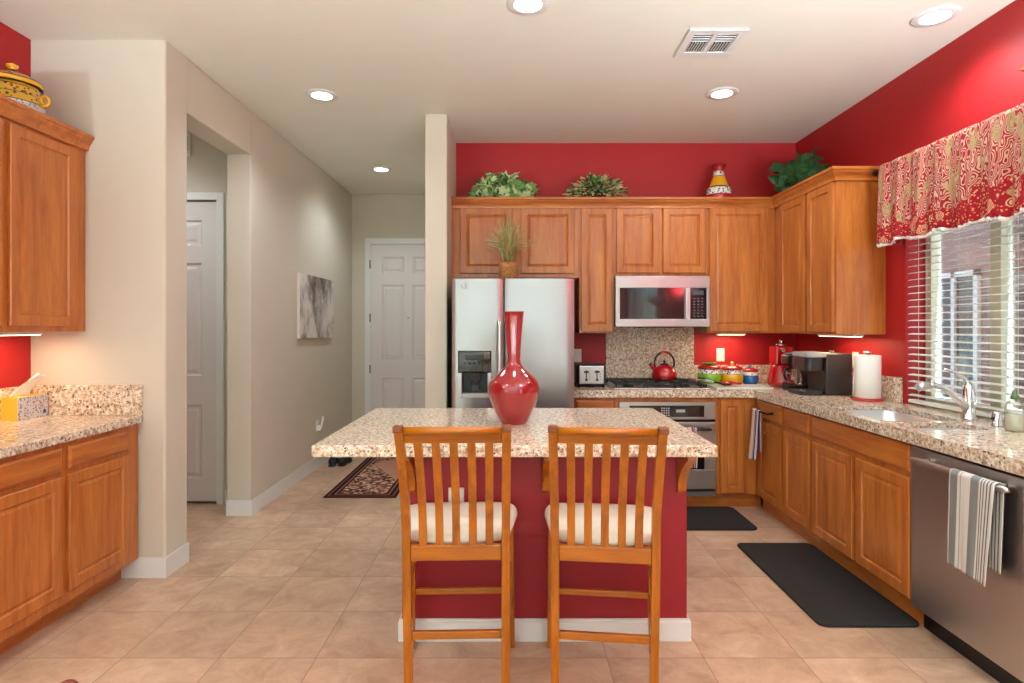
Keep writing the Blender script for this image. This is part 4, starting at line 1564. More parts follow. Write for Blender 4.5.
# ---- canisters
def canister(x, y, r, h, body, knob, label, wide=False):
    z = TZ + .0005
    t = thing('canister', label, 'canister', (x, y, z), group='painted ceramic canisters with red lids')
    b = [(r * .66, 0), (r * .86, h * .06), (r * 1.0, h * .26), (r * .99, h * .46), (r * .94, h * .55), (r * .93, h * .565), (r * .90, h * .75), (r * .89, h * .765), (r * .86, h * .775)]
    MB().lathe((x, y, z), b, 36, mats=[0, 0, 0, 0, 1, 2, 1, 1]).build('canister_body', [M[body], M['gk'], M['gw']], t)
    ld = MB().lathe((x, y, z), [(r * .90, h * .78), (r * .97, h * .80), (r * .96, h * .83), (r * .84, h * .90), (r * .5, h * .96), (r * .25, h * .985), (r * .05, h * .99)], 36).build('lid', M['gr'], t)
    if wide:
        MB().lathe((x, y, z), [(r * .28, h * .98), (r * .62, h * 1.04), (r * .60, h * 1.08), (r * .1, h * 1.06)], 28).build('lid_knob', M[knob], ld)
    else:
        MB().lathe((x, y, z), [(r * .22, h * .985), (r * .10, h * 1.02), (r * .19, h * 1.09), (r * .12, h * 1.15), (r * .02, h * 1.17)], 20).build('lid_knob', M[knob], ld)
    return t


canister(1.653, 4.93, 0.099, 0.175, 'gg', 'gg', 'lime green ceramic canister with a flat green lid knob, the largest', True)
canister(1.845, 4.93, 0.090, 0.168, 'gy', 'gy', 'yellow ceramic canister with a red lid between the green and blue ones')
canister(2.005, 4.94, 0.066, 0.145, 'gb', 'gb', 'blue ceramic canister with a red lid, the smallest')

mbd = MB()
mbd.prism(rrect(1.58, 2.02, 4.53, 4.78, 0.01), 'Z', TZ + .0015, TZ + 0.020)
bd = mbd.build('cutting_board', M['marble'], bevel=0.003)
tag(bd, 'flat white marble board at the counter edge before the canisters', 'board')
sr = MB()
sr.lathe((1.72, 4.70, TZ + 0.0205), [(0.03, 0), (0.052, 0.012), (0.064, 0.026), (0.060, 0.027), (0.046, 0.014), (0.001, 0.006)], 28, cap=False)
sr.tube([(1.775, 4.70, TZ + .042), (1.80, 4.695, TZ + .036), (1.83, 4.69, TZ + .030)], [0.009, 0.012, 0.006], 8)
so = sr.build('spoon_rest', M['redenamel'])
tag(so, 'small red spoon rest dish lying before the yellow canister', 'spoon rest')


def utensil(a, b, head, label, hm, sm):
    t = thing('cooking_utensil', label, 'utensil', a)
    a = Vector(a); b = Vector(b); d_ = b - a
    MB().tube([a, a + d_ * 0.55], [0.010, 0.008], 10).build('handle', M[hm], t)
    MB().tube([a + d_ * 0.55, b], [0.005, 0.005], 8).build('shaft', M[sm], t)
    e_ = b + d_.normalized() * head
    mb = MB()
    n = Vector((-d_.y, d_.x, 0)).normalized() * 0.028
    q = [b - n * .4, e_ - n, e_ + n, b + n * .4]
    mb.add([tuple(p) for p in q] + [tuple(p + Vector((0, 0, .006))) for p in q], [(0, 1, 2, 3), (7, 6, 5, 4), (0, 1, 5, 4), (1, 2, 6, 5), (2, 3, 7, 6), (3, 0, 4, 7)])
    mb.build('utensil_head', M[hm], t)
    return t


utensil((1.56, 4.565, TZ + 0.058), (1.44, 4.80, TZ + 0.062), 0.06, 'light grey handled spatula lying on the right cooktop grate', 'lightgrey', 'steel')
utensil((1.66, 4.56, TZ + 0.036), (1.545, 4.70, TZ + 0.066), 0.05, 'dark handled spatula lying beside the marble board', 'bronze', 'steel')

# ---- red machine in the corner
rx, ry = 2.20, 4.80
rm = thing('coffee_grinder', 'tall red appliance with a chrome knob in the counter corner behind the coffee maker', 'small appliance', (rx, ry, TZ))
MB().lathe((rx, ry, TZ + .0005), [(0.085, 0), (0.104, 0.015), (0.108, 0.05), (0.095, 0.10), (0.080, 0.16), (0.074, 0.18)], 32).build('base', M['redenamel'], rm)
MB().box(rx - .072, rx + .072, ry - .07, ry + .07, TZ + .18, TZ + .335).build('housing', M['redenamel'], rm, bevel=0.012)
MB().lathe((rx, ry, TZ + .3355), [(0.05, 0), (0.045, 0.012), (0.012, 0.016), (0.010, 0.026), (0.018, 0.034), (0.012, 0.046), (0.001, 0.05)], 20).build('top_knob', M['chrome'], rm)
mb = MB()
mb.cyl((rx - .02, ry - .071, TZ + .30), (rx - .02, ry - .088, TZ + .30), 0.016, 16)
mb.cyl((rx + .0, ry - .071, TZ + .255), (rx + .0, ry - .085, TZ + .255), 0.013, 16)
mb.build('chrome_dial', M['chrome'], rm)
mb = MB()
mb.tube([(rx - .035, ry - .10, TZ + .11), (rx + .03, ry - .102, TZ + .115)], 0.006, 8)
mb.build('name_strip', M['lightgrey'], rm)

# ---- drip coffee maker with a glass carafe
cx, cy = 2.19, 4.53
cm = thing('coffee_maker', 'black drip coffee maker with a glass carafe', 'coffee maker', (cx, cy, TZ))
mb = MB()
mb.prism([(p[0], p[1]) for p in rrect(cx - .085, cx + .11, cy - .09, cy + .09, .04)], 'Z', TZ + .0008, TZ + .038)
mb.build('base', M['black'], cm, bevel=0.004)
MB().box(cx + .045, cx + .11, cy - .085, cy + .085, TZ + .038, TZ + .20).build('water_tank', M['black'], cm, bevel=0.012)
mb = MB()
mb.prism(rrect(cx - .085, cx + .11, cy - .09, cy + .09, .04), 'Z', TZ + .20, TZ + .272)
mb.build('brew_head', M['black'], cm, bevel=0.008)
mb = MB(); mb.prism(rrect(cx - .075, cx + .10, cy - .08, cy + .08, .04), 'Z', TZ + .272, TZ + .286)
mb.build('lid', M['grey_plastic'], cm, bevel=0.006)
MB().box(cx - .04, cx + .03, cy - .0935, cy - .0895, TZ + .212, TZ + .262).build('front_plate', M['bronze'], cm, bevel=0.002)
ca = MB().lathe((cx - .02, cy, TZ + .040), [(0.050, 0), (0.062, 0.012), (0.066, 0.05), (0.058, 0.09), (0.044, 0.118), (0.046, 0.128)], 32, cap=False).build('carafe', M['clearglass'], cm)
MB().lathe((cx - .02, cy, TZ + .166), [(0.049, 0), (0.047, 0.016), (0.03, 0.024), (0.001, 0.026)], 24).build('carafe_lid', M['black'], ca)
MB().tube([(cx - .062, cy - .02, TZ + .16), (cx - .098, cy - .03, TZ + .16), (cx - .105, cy - .032, TZ + .12), (cx - .09, cy - .028, TZ + .075)], 0.009, 8).build('carafe_handle', M['black'], ca)

# ---- pod coffee machine
px0, px1, py0, py1 = 2.09, 2.40, 4.135, 4.40
pm_ = thing('pod_coffee_machine', 'boxy dark grey pod coffee machine with a silver lid', 'coffee machine', (2.25, 4.27, TZ))
M['darkgrey'] = plain('dark_grey_plastic', rgb(44, 42, 46), 0.38)
mb = MB()
mb.box(px0 + .125, px1, py0, py1, TZ + .004, TZ + .298)
mb.build('water_tank_housing', M['darkgrey'], pm_, bevel=0.008)
mb = MB(); mb.prism(rrect(px0 - .005, px0 + .124, py0 + .01, py1 - .01, .04), 'Z', TZ + .175, TZ + .27)
mb.build('brew_head', M['darkgrey'], pm_, bevel=0.004)
mb = MB(); mb.prism(rrect(px0 - .002, px0 + .165, py0 + .004, py1 - .004, .03), 'Z', TZ + .2705, TZ + .305)
mb.build('lid', M['lightgrey'], pm_, bevel=0.008)
mb = MB(); mb.prism(rrect(px0 - .04, px0 + .124, py0 + .02, py1 - .02, .03), 'Z', TZ + .0008, TZ + .028)
dt = mb.build('drip_tray', M['darkgrey'], pm_, bevel=0.003)
MB().cyl((px0 + .02, (py0 + py1) / 2, TZ + .0283), (px0 + .02, (py0 + py1) / 2, TZ + .030), 0.045, 20).build('tray_grille', M['chrome'], dt)
MB().lathe((px0 + .045, py0 + .13, TZ + .145), [(0.010, 0), (0.018, 0.012), (0.024, 0.030)], 14).build('spout', M['black'], pm_)

# ---- paper towel
tx, ty = 2.362, 3.90
pt = thing('paper_towel_holder', 'red paper towel stand with a steel post and side rod', 'paper towel holder', (tx, ty, TZ))
MB().lathe((tx, ty, TZ + .0008), [(0.100, 0), (0.102, 0.006), (0.096, 0.014), (0.001, 0.015)], 40).build('base', M['redenamel'], pt)
MB().cyl((tx, ty, TZ + .015), (tx, ty, TZ + .315), 0.008, 12).build('pole', M['steel'], pt)
MB().lathe((tx, ty, TZ + .308), [(0.012, 0), (0.026, 0.006), (0.024, 0.014), (0.008, 0.018), (0.001, 0.020)], 24).build('top_knob', M['steel'], pt)
MB().cyl((tx - .093, ty + .0, TZ + .012), (tx - .093, ty + .0, TZ + .16), 0.004, 8).build('side_rod', M['steel'], pt)
mb = MB().lathe((tx, ty, TZ + .0165), [(0.078, 0), (0.080, 0.002), (0.080, 0.281), (0.078, 0.283), (0.022, 0.283), (0.022, 0.0), (0.078, 0.0)], 48, cap=False)
pr = mb.build('paper_towel_roll', M['paper'])
tag(pr, 'white paper towel roll standing on the red holder', 'paper towel')

# ================================================================== SINK, FAUCET, BOTTLE
sk = thing('kitchen_sink', 'double bowl stainless undermount sink below the window', 'sink', (2.13, 3.2, 0.70))


def bowl(x0, x1, y0, y1, r, zb):
    mb = MB()
    n = 6
    rings = [(rrect(x0, x1, y0, y1, r, n), TZ - 0.0285), (rrect(x0 + .004, x1 - .004, y0 + .004, y1 - .004, r, n), zb + .03),
             (rrect(x0 + .012, x1 - .012, y0 + .012, y1 - .012, r, n), zb + .008), (rrect(x0 + .035, x1 - .035, y0 + .035, y1 - .035, r * .6, n), zb)]
    k = len(rings[0][0])
    vs = []
    for ring, z in rings:
        vs += [(p[0], p[1], z) for p in ring]
    fs = []
    for j in range(len(rings) - 1):
        for i in range(k):
            i2 = (i + 1) % k
            fs.append((j * k + i, j * k + i2, (j + 1) * k + i2, (j + 1) * k + i))
    fs.append(tuple(range((len(rings) - 1) * k, len(rings) * k)))
    mb.add(vs, fs, 0, True)
    return mb


b1 = bowl(1.932, 2.338, 3.032, 3.618, 0.058, 0.68).build('bowl', M['sinksteel'], sk, solidify=0.002)
b2 = bowl(1.932, 2.268, 2.762, 2.983, 0.048, 0.72).build('bowl', M['sinksteel'], sk, solidify=0.002)
for (a, b, z, p) in ((2.14, 3.32, .6815, b1), (2.10, 2.87, .7215, b2)):
    MB().lathe((a, b, z), [(0.042, 0), (0.040, 0.004), (0.028, 0.002), (0.001, 0.001)], 24).build('drain', M['chrome'], p)

fc = thing('faucet', 'chrome single lever kitchen faucet behind the sink', 'faucet', (2.385, 3.06, TZ))
fx, fy = 2.385, 3.06
MB().lathe((fx, fy, TZ + .0005), [(0.036, 0), (0.036, 0.010), (0.029, 0.016), (0.027, 0.075), (0.029, 0.10), (0.029, 0.155), (0.024, 0.18), (0.012, 0.195), (0.001, 0.198)], 28).build('faucet_body', M['chrome'], fc)
sp = MB()
sp.tube([(fx, fy, TZ + .055), (fx - .05, fy, TZ + .105), (fx - .10, fy, TZ + .148), (fx - .15, fy, TZ + .175), (fx - .19, fy, TZ + .184), (fx - .21, fy, TZ + .182)], [0.024, 0.021, 0.018, 0.016, 0.016, 0.017], 16)
so_ = sp.build('spout', M['chrome'], fc)
MB().tube([(fx - .208, fy, TZ + .182), (fx - .245, fy, TZ + .178), (fx - .268, fy, TZ + .168)], [0.019, 0.022, 0.020], 16).build('spray_head', M['steel_dark'], so_)
MB().tube([(fx - .002, fy, TZ + .19), (fx - .03, fy, TZ + .222), (fx - .075, fy, TZ + .250), (fx - .115, fy, TZ + .264), (fx - .135, fy, TZ + .268)], [0.013, 0.010, 0.008, 0.0075, 0.006], 12).build('lever', M['chrome'], fc)
ag = thing('air_gap', 'short chrome cylinder on the counter between faucet and soap bottle', 'air gap', (2.375, 2.87, TZ))
MB().lathe((2.375, 2.87, TZ + .0005), [(0.026, 0), (0.026, 0.004), (0.022, 0.008), (0.022, 0.062), (0.019, 0.070), (0.001, 0.072)], 24).build('cap', M['chrome'], ag)
MB().box(2.352, 2.356, 2.862, 2.878, TZ + .03, TZ + .045).build('slot', M['black'], ag)

bx, by = 2.345, 2.735
bt = thing('soap_bottle', 'clear bottle of pale dish soap by the window, with a green cap', 'bottle', (bx, by, TZ))
MB().lathe((bx, by, TZ + .0008), [(0.034, 0), (0.038, 0.006), (0.038, 0.10), (0.034, 0.125), (0.018, 0.145), (0.014, 0.152)], 28, cap=False).build('bottle_body', M['clearglass'], bt)
MB().lathe((bx, by, TZ + .003), [(0.032, 0), (0.0355, 0.006), (0.0355, 0.075), (0.001, 0.0755)], 28).build('soap', M['soap'], bt)
M['greencap'] = plain('green_cap', rgb(88, 110, 70), 0.5)
MB().lathe((bx, by, TZ + .150), [(0.017, 0), (0.017, 0.016), (0.010, 0.02), (0.012, 0.032), (0.006, 0.040), (0.001, 0.041)], 20).build('bottle_cap', M['greencap'], bt)

# ================================================================== DISHWASHER AND TOWEL
dw = thing('dishwasher', 'stainless dishwasher with a bar handle under the right counter', 'dishwasher', (2.15, 2.475, 0))
MB().box(1.905, 2.47, 2.142, 2.748, 0.09, 0.862).build('tub_body', M['black'], dw)
MB().box(1.870, 1.9045, 2.140, 2.750, 0.105, 0.852).build('dishwasher_door', M['steel_dark'], dw, bevel=0.004)
MB().box(1.93, 1.95, 2.142, 2.748, 0.0, 0.09).build('kick_plate', M['black'], dw)
mb = MB()
hx_ = 1.818
mb.tube([(hx_, 2.680, .808), (hx_, 2.665, .808), (hx_, 2.63, .808), (hx_, 2.20, .808), (hx_, 2.10 + .06, .808), (hx_, 2.145, .808)], [0.006, 0.011, 0.0155, 0.0155, 0.011, 0.006], 14)
for y in (2.63, 2.22):
    mb.tube([(hx_ + .012, y, .808), (1.869, y, .808)], 0.010, 10)
mb.build('door_handle', M['steel'], dw)


def tnoise(u, v, a=1.0):
    return a * (math.sin(u * 14 + v * 2) * 0.5 + math.sin(u * 31 + 1 + v * 3) * 0.3)


def dwt(u, v):
    # u 0 far (left in view) .. 1 near; v 0 front hem .. 1 back hem
    z0 = 0.808
    r = 0.0185
    if v < 0.54:
        s = (0.54 - v) / 0.54
        y = (2.412 - 0.225 * u) + s * (0.0 + 0.032 * u)
        x = hx_ - r - 0.006 * s - 0.006 * s * tnoise(u, v)
        return (x, y, z0 - s * (0.372 + 0.012 * u))
    if v < 0.62:
        a = (v - 0.54) / 0.08 * PI
        return (hx_ - r * math.cos(a), 2.412 - 0.225 * u, z0 + r * math.sin(a))
    s = (v - 0.62) / 0.38
    y = (2.412 - 0.225 * u) + s * (0.02 * u - 0.004)
    return (hx_ + r + 0.003 * s * tnoise(u, v), y, z0 - s * 0.33)


tw = sheet('dish_towel', dwt, 40, 70, M['towel_grey'], thick=0.003, origin=(hx_, 2.33, 0.44))
tag(tw, 'grey and white striped towel draped over the dishwasher handle', 'towel')

# towel rod and towel at the corner drawer
tr = thing('towel_rod', 'short dark towel rod fixed to the corner drawer front', 'towel rod', (1.85, 4.33, 0.775))
mb = MB()
mb.tube([(1.868, 4.21, .785), (1.842, 4.21, .785)], 0.009, 10)
mb.tube([(1.822, 4.18, .785), (1.822, 4.47, .785)], 0.0065, 10)
mb.tube([(1.868, 4.21, .785), (1.822, 4.21, .785)], 0.006, 10)
mb.tube([(1.868, 4.44, .785), (1.822, 4.44, .785)], 0.006, 10)
mb.build('rod', M['bronze'], tr)


def ct_(u, v):
    z0 = 0.785; r = 0.0095
    x0 = 1.822
    Yc = 4.43 - 0.11 * u
    if v < 0.48:
        s = (0.48 - v) / 0.48
        return (x0 - r - 0.028 * s - 0.008 * s * math.sin(u * 11), Yc, z0 - s * (0.375 - .02 * u))
    if v < 0.54:
        a = (v - 0.48) / 0.06 * PI
        return (x0 - r * math.cos(a), Yc, z0 + r * math.sin(a))
    s = (v - 0.54) / 0.46
    return (x0 + r, Yc, z0 - s * 0.30)


tw = sheet('dish_towel', ct_, 24, 60, M['towel_red'], thick=0.003, origin=(1.82, 4.39, 0.41))
tag(tw, 'pink purple and cream striped towel hanging in the cabinet corner', 'towel')

# ================================================================== MATS, RUG
def flat_mat(name, x0, x1, y0, y1, r, h, mat, label, cat):
    mb = MB()
    mb.prism(rrect(x0, x1, y0, y1, r, 8), 'Z', 0.001, h)
    o = mb.build(name, M[mat] if isinstance(mat, str) else mat, bevel=min(0.004, h * .4))
    return tag(o, label, cat)


flat_mat('kitchen_mat', 0.90, 1.705, 4.045, 4.555, 0.05, 0.014, 'mat', 'black cushioned mat on the floor before the oven', 'mat')
flat_mat('kitchen_mat', 1.440, 1.925, 2.74, 3.79, 0.045, 0.014, 'mat', 'long black cushioned mat before the sink cabinet', 'mat')
RX0, RX1, RY0, RY1 = -1.565, -0.965, 4.82, 6.62
rug = MB().box(RX0, RX1, RY0, RY1, 0.001, 0.009).build('rug', rug_mat(RX0, RX1, RY0, RY1), bevel=0.002)
tag(rug, 'dark bordered patterned rug on the hall floor', 'rug')

# ================================================================== BLINDS AND VALANCE
bl = thing('window_blind', 'white horizontal slat blind in the kitchen window', 'blind', (2.52, 2.75, 0.93))
mb = MB()
nsl = 32
zs0, dz_ = 0.985, 0.0425
for k in range(nsl):
    z = zs0 + k * dz_
    if z > 2.27:
        break
    tilt = 0.10
    pts = []
    for s in (-1, -0.5, 0, 0.5, 1):
        dx = 0.0245 * s
        pts.append((2.522 + dx * math.cos(tilt), z + dx * math.sin(tilt) + 0.003 * (1 - s * s)))
    poly = pts + [(p[0], p[1] - 0.0025) for p in reversed(pts)]
    mb.prism(poly, 'Y', WY0 + .012, WY1 - .010)
mb.build('slats', M['blind'], bl)
MB().box(2.497, 2.547, WY0 + .012, WY1 - .010, 0.935, 0.956).build('bottom_rail', M['blind'], bl, bevel=0.004)
MB().box(2.496, 2.548, WY0 + .012, WY1 - .010, 2.29, 2.355).build('head_rail', M['blind'], bl, bevel=0.003)
for y in (3.60, 2.95, 2.30, 1.92):
    mb = MB()
    for x in (2.4965, 2.5475):
        mb.cyl((x, y, .95), (x, y, 2.29), 0.0011, 6)
    mb.build('ladder_cord', M['blind'], bl)

vl = thing('valance', 'red paisley valance gathered over the window blinds', 'valance', (2.41, 2.8, 1.95))
VY0, VY1 = 3.735, 1.66


def vfn(u, v):
    y = VY0 + (VY1 - VY0) * u
    L = (VY0 - VY1)
    pleat = 0.016 * math.sin(u * L * 2 * PI / 0.17 + 0.8 * math.sin(u * 9)) + 0.006 * math.sin(u * L * 2 * PI / 0.063 + 1)
    amp = 0.35 + 0.65 * v
    z = 2.437 - v * (0.497 + 0.010 * math.sin(u * L * 2 * PI / 0.3))
    if v < 0.03:
        pleat *= 0.5
    return (2.340 - amp * pleat - 0.012 * v, y, z)


M['paisley'].node_tree.nodes['Mapping'].inputs['Scale'].default_value = (4.3, 1.0, 1)
sheet('valance_cloth', vfn, 260, 24, M['paisley'], vl, thick=0.004)
# returns to the wall at both ends
for yy, vv in ((VY0, 0), (VY1, 1)):
    q = vfn(vv, 0.5)
    sheet('valance_return', lambda u, v: (vfn(vv, v)[0] * (1 - u) + 2.486 * u, yy + (0.004 if vv == 0 else -.004), vfn(vv, v)[2]), 4, 10, M['paisley'], vl, thick=0.003)


def rfn(u, v):
    p = vfn(u, 1.0)
    wv = 0.006 * math.sin(u * 420) + 0.004 * math.sin(u * 173)
    return (p[0] - 0.001 + wv * v, p[1], p[2] + 0.004 - v * (0.020 + 0.004 * math.sin(u * 97)))


sheet('ruffle', rfn, 500, 2, M['ruffle'], vl, thick=0.002)
rd = thing('curtain_rod', 'dark bronze curtain rod carrying the paisley valance', 'curtain rod', (2.41, 2.8, 2.43))
MB().cyl((2.362, 3.80, 2.412), (2.362, 1.62, 2.412), 0.0085, 12).build('rod', M['bronze'], rd)
MB().tube([(2.362, 3.760, 2.412), (2.362, 3.775, 2.412), (2.362, 3.80, 2.412), (2.362, 3.815, 2.412), (2.362, 3.835, 2.412)], [0.009, 0.014, 0.022, 0.022, 0.010], 14).build('finial', M['bronze'], rd)

# star-like metal ornament on the right wall (only its tip reaches the picture)
st = MB()
pts = []
for k in range(16):
    r_ = 0.165 if k % 2 == 0 else 0.07
    a = PI * k / 8
    pts.append((2.695 + r_ * math.cos(a), 2.662 + r_ * math.sin(a)))
st.prism(pts, 'X', XR - 0.02, XR - 0.002)
st = st.build('wall_ornament', M['bread'], bevel=0.002)
tag(st, 'orange pointed metal ornament on the red wall above the valance', 'wall decor')
# ================================================================== COUNTER STOOLS
def back_curve(z):
    """rear post centre line: y offset (towards the viewer is negative) at height z"""
    ks = [(0.0, 0.055), (0.35, 0.022), (0.56, 0.0), (0.66, -0.006), (0.75, -0.028), (0.85, -0.072), (0.95, -0.124), (1.085, -0.205)]
    for (z0, y0), (z1, y1) in zip(ks[:-1], ks[1:]):
        if z <= z1:
            t_ = (z - z0) / (z1 - z0)
            return y0 + (y1 - y0) * t_
    return ks[-1][1]


def swept(xa, xb, za, zb, w, d, n=14, off=0.0, wz=None):
    """board following the back curve from (xa, za) to (xb, zb)"""
    mb = MB()
    vs = []
    for k in range(n + 1):
        t_ = k / n
        z = za + (zb - za) * t_
        x = xa + (xb - xa) * t_
        y = (back_curve(z - .03) + back_curve(z) * 2 + back_curve(min(1.085, z + .03))) / 4 + off
        ww = w if wz is None else wz(t_)
        vs += [(x - ww / 2, y - d / 2, z), (x + ww / 2, y - d / 2, z), (x + ww / 2, y + d / 2, z), (x - ww / 2, y + d / 2, z)]
    fs = []
    for k in range(n):
        for q in range(4):
            q2 = (q + 1) % 4
            fs.append((4 * k + q, 4 * k + q2, 4 * k + 4 + q2, 4 * k + 4 + q))
    fs.append((3, 2, 1, 0)); fs.append((4 * n, 4 * n + 1, 4 * n + 2, 4 * n + 3))
    return mb.add(vs, fs)


def stool(loc, rot, label):
    t = thing('counter_stool', label, 'stool', loc, rot, group='oak counter stools at the island')
    K = dict(parent=t, local=True)
    px = 0.188
    for s in (-1, 1):
        lg = swept(s * px, s * px, 0.0, 1.048, 0.032, 0.036, 26).build('rear_leg', M['chair'], bevel=0.003, **K)
        cp = MB()
        y = back_curve(1.058)
        cp.box(s * px - .0165, s * px + .0165, y - .012 - .018, y - .012 + .026, 1.046, 1.069)
        cp.build('post_end', M['endgrain'], lg, bevel=0.004, local=True)
        # front leg, slightly tapered and splayed
        mb = MB()
        xt, xb_, yt, yb_ = s * 0.211, s * 0.220, 0.335, 0.352
        vs = []
        for (x, y, z, h) in ((xb_, yb_, 0, .0145), (xt, yt, .60 - .045, .017)):
            vs += [(x - h, y - h, z), (x + h, y - h, z), (x + h, y + h, z), (x - h, y + h, z)]
        mb.add(vs, [(3, 2, 1, 0), (4, 5, 6, 7), (0, 1, 5, 4), (1, 2, 6, 5), (2, 3, 7, 6), (3, 0, 4, 7)])
        mb.build('front_leg', M['chair'], bevel=0.003, **K)
        # side rail and side stretchers
        for (nm, z0, z1, ya, yb2, w_) in (('seat_rail', 0.525, 0.578, 0.018, 0.330, .022), ('side_stretcher', 0.235, 0.262, 0.045, 0.335, .018), ('side_stretcher', 0.36, 0.384, 0.035, 0.335, .018)):
            mb = MB()
            xa2, xb2 = s * px, s * 0.213
            h = w_ / 2
            vs = [(xa2 - h, ya, z0), (xa2 + h, ya, z0), (xb2 + h, yb2, z0), (xb2 - h, yb2, z0), (xa2 - h, ya, z1), (xa2 + h, ya, z1), (xb2 + h, yb2, z1), (xb2 - h, yb2, z1)]
            mb.add(vs, [(3, 2, 1, 0), (4, 5, 6, 7), (0, 1, 5, 4), (1, 2, 6, 5), (2, 3, 7, 6), (3, 0, 4, 7)])
            mb.build(nm, M['chair'], bevel=0.003, **K)
    MB().box(-px + .016, px - .016, -0.011, 0.013, 0.525, 0.583).build('seat_rail', M['chairx'], bevel=0.003, **K)
    MB().box(-.200, .200, 0.322, 0.345, 0.512, 0.572).build('seat_rail', M['chairx'], bevel=0.003, **K)
    MB().box(-px + .016, px - .016, 0.025, 0.045, 0.208, 0.238).build('rear_stretcher', M['chairx'], bevel=0.003, **K)
    MB().box(-.205, .205, 0.335, 0.353, 0.240, 0.266).build('front_stretcher', M['chairx'], bevel=0.003, **K)
    # top rail: board plus rolled cap
    mb = MB()
    n = 10
    vs = []
    for k in range(n + 1):
        x = -px + .016 + (2 * px - .032) * k / n
        for (z, o1) in ((1.000, 0), (1.048, 0)):
            y = back_curve(z)
            vs += [(x, y - .010, z), (x, y + .012, z)]
    fs = []
    for k in range(n):
        a = 4 * k; b = a + 4
        fs += [(a, b, b + 2, a + 2), (a + 1, a + 3, b + 3, b + 1), (a, a + 1, b + 1, b), (a + 2, b + 2, b + 3, a + 3)]
    fs += [(0, 2, 3, 1), (4 * n, 4 * n + 1, 4 * n + 3, 4 * n + 2)]
    mb.add(vs, fs)
    tr_ = mb.build('top_rail', M['chairx'], bevel=0.003, **K)
    y = back_curve(1.052)
    MB().tube([(-px + .015, y - .006, 1.050), (px - .015, y - .006, 1.050)], 0.0135, 14).build('rail_cap', M['chairx'], tr_, local=True)
    for k in range(5):
        f = (k + 1) / 6
        xb_ = (k - 2) * 0.0630
        sl = swept(xb_ * 1.0, xb_ * 1.0, 0.582, 1.004, 0.030, 0.012, 18)
        sl.build('slat', M['chair'], bevel=0.002, **K)
    # cushion: rounded trapezoid with a crowned top
    mb = MB()
    nu, nr = 48, 7
    vs = []
    def outline(a, sc):
        ca, sa = math.cos(a), math.sin(a)
        p = 5.0
        r = 1.0 / ((abs(ca) ** p + abs(sa) ** p) ** (1 / p))
        x, y = r * ca, r * sa
        wid = 0.196 + 0.066 * (y + 1) / 2
        yy = 0.205 + 0.198 * y * (1 + (0.0))
        return (x * wid * sc, 0.205 + (yy - 0.205) * sc)
    rings = [(0.90, 0.5795), (0.975, 0.582), (1.0, 0.596), (0.99, 0.614), (0.95, 0.627), (0.8, 0.634), (0.5, 0.638)]
    for (sc, z) in rings:
        for k in range(nu):
            x, y = outline(2 * PI * k / nu, sc)
            vs.append((x, y, z))
    vs.append((0, 0.205, 0.640))
    fs = []
    for j in range(len(rings) - 1):
        for k in range(nu):
            k2 = (k + 1) % nu
            fs.append((j * nu + k, j * nu + k2, (j + 1) * nu + k2, (j + 1) * nu + k))
    for k in range(nu):
        fs.append(((len(rings) - 1) * nu + k, (len(rings) - 1) * nu + (k + 1) % nu, len(rings) * nu))
    fs.append(tuple(reversed(range(nu))))
    mb.add(vs, fs, 0, True)
    # rear edge sits between the posts: pull the last 2 cm in
    mb.v = [(x * (0.80 if y < 0.03 else 1.0), y, z) for (x, y, z) in mb.v]
    mb.build('seat_cushion', M['cushion'], **K)
    return t


s0 = stool((-0.2155, 2.225, 0), math.radians(1.8), 'oak counter stool with cream seat, on the left before the island outlet')
s1 = dup(s0, (0.346, 2.205, 0), math.radians(-6.3), 'oak counter stool with cream seat, on the right before the plain red panel')

# ================================================================== ISLAND VASE
vx, vy, vz = 0.004, 3.01, 0.9155
prof = [(0.064, 0.0), (0.068, 0.005), (0.092, 0.050), (0.115, 0.100), (0.129, 0.145), (0.1335, 0.178), (0.129, 0.205), (0.108, 0.234), (0.080, 0.260),
        (0.053, 0.283), (0.038, 0.305), (0.0335, 0.325), (0.035, 0.36), (0.0375, 0.40), (0.041, 0.45), (0.045, 0.50), (0.050, 0.55), (0.0535, 0.572), (0.055, 0.574), (0.049, 0.570), (0.038, 0.48)]
v_ = MB().lathe((vx, vy, vz), prof, 64, cap=False).add([], []).build('vase', M['redglaze'])
tag(v_, 'tall glossy red vase with a long flared neck on the island', 'vase')
mbb = MB().lathe((vx, vy, vz), [(0.001, 0.001), (0.064, 0.0)], 48, cap=False).build('vase_foot', M['redglaze'], v_)

# ================================================================== PLANTS AND POTTERY ON THE CABINETS
def leaf_shape(kind):
    if kind == 'ivy':
        return [(0, 0), (0.28, -0.08), (0.5, 0.10), (0.36, 0.34), (0.46, 0.62), (0.20, 0.62), (0, 1.0), (-0.20, 0.62), (-0.46, 0.62), (-0.36, 0.34), (-0.5, 0.10), (-0.28, -0.08)]
    if kind == 'heart':
        return [(0, 0.05), (0.22, -0.08), (0.44, 0.10), (0.46, 0.38), (0.30, 0.70), (0, 1.0), (-0.30, 0.70), (-0.46, 0.38), (-0.44, 0.10), (-0.22, -0.08)]
    return [(0, 0), (0.18, 0.2), (0.24, 0.5), (0.14, 0.8), (0, 1.0), (-0.14, 0.8), (-0.24, 0.5), (-0.18, 0.2)]


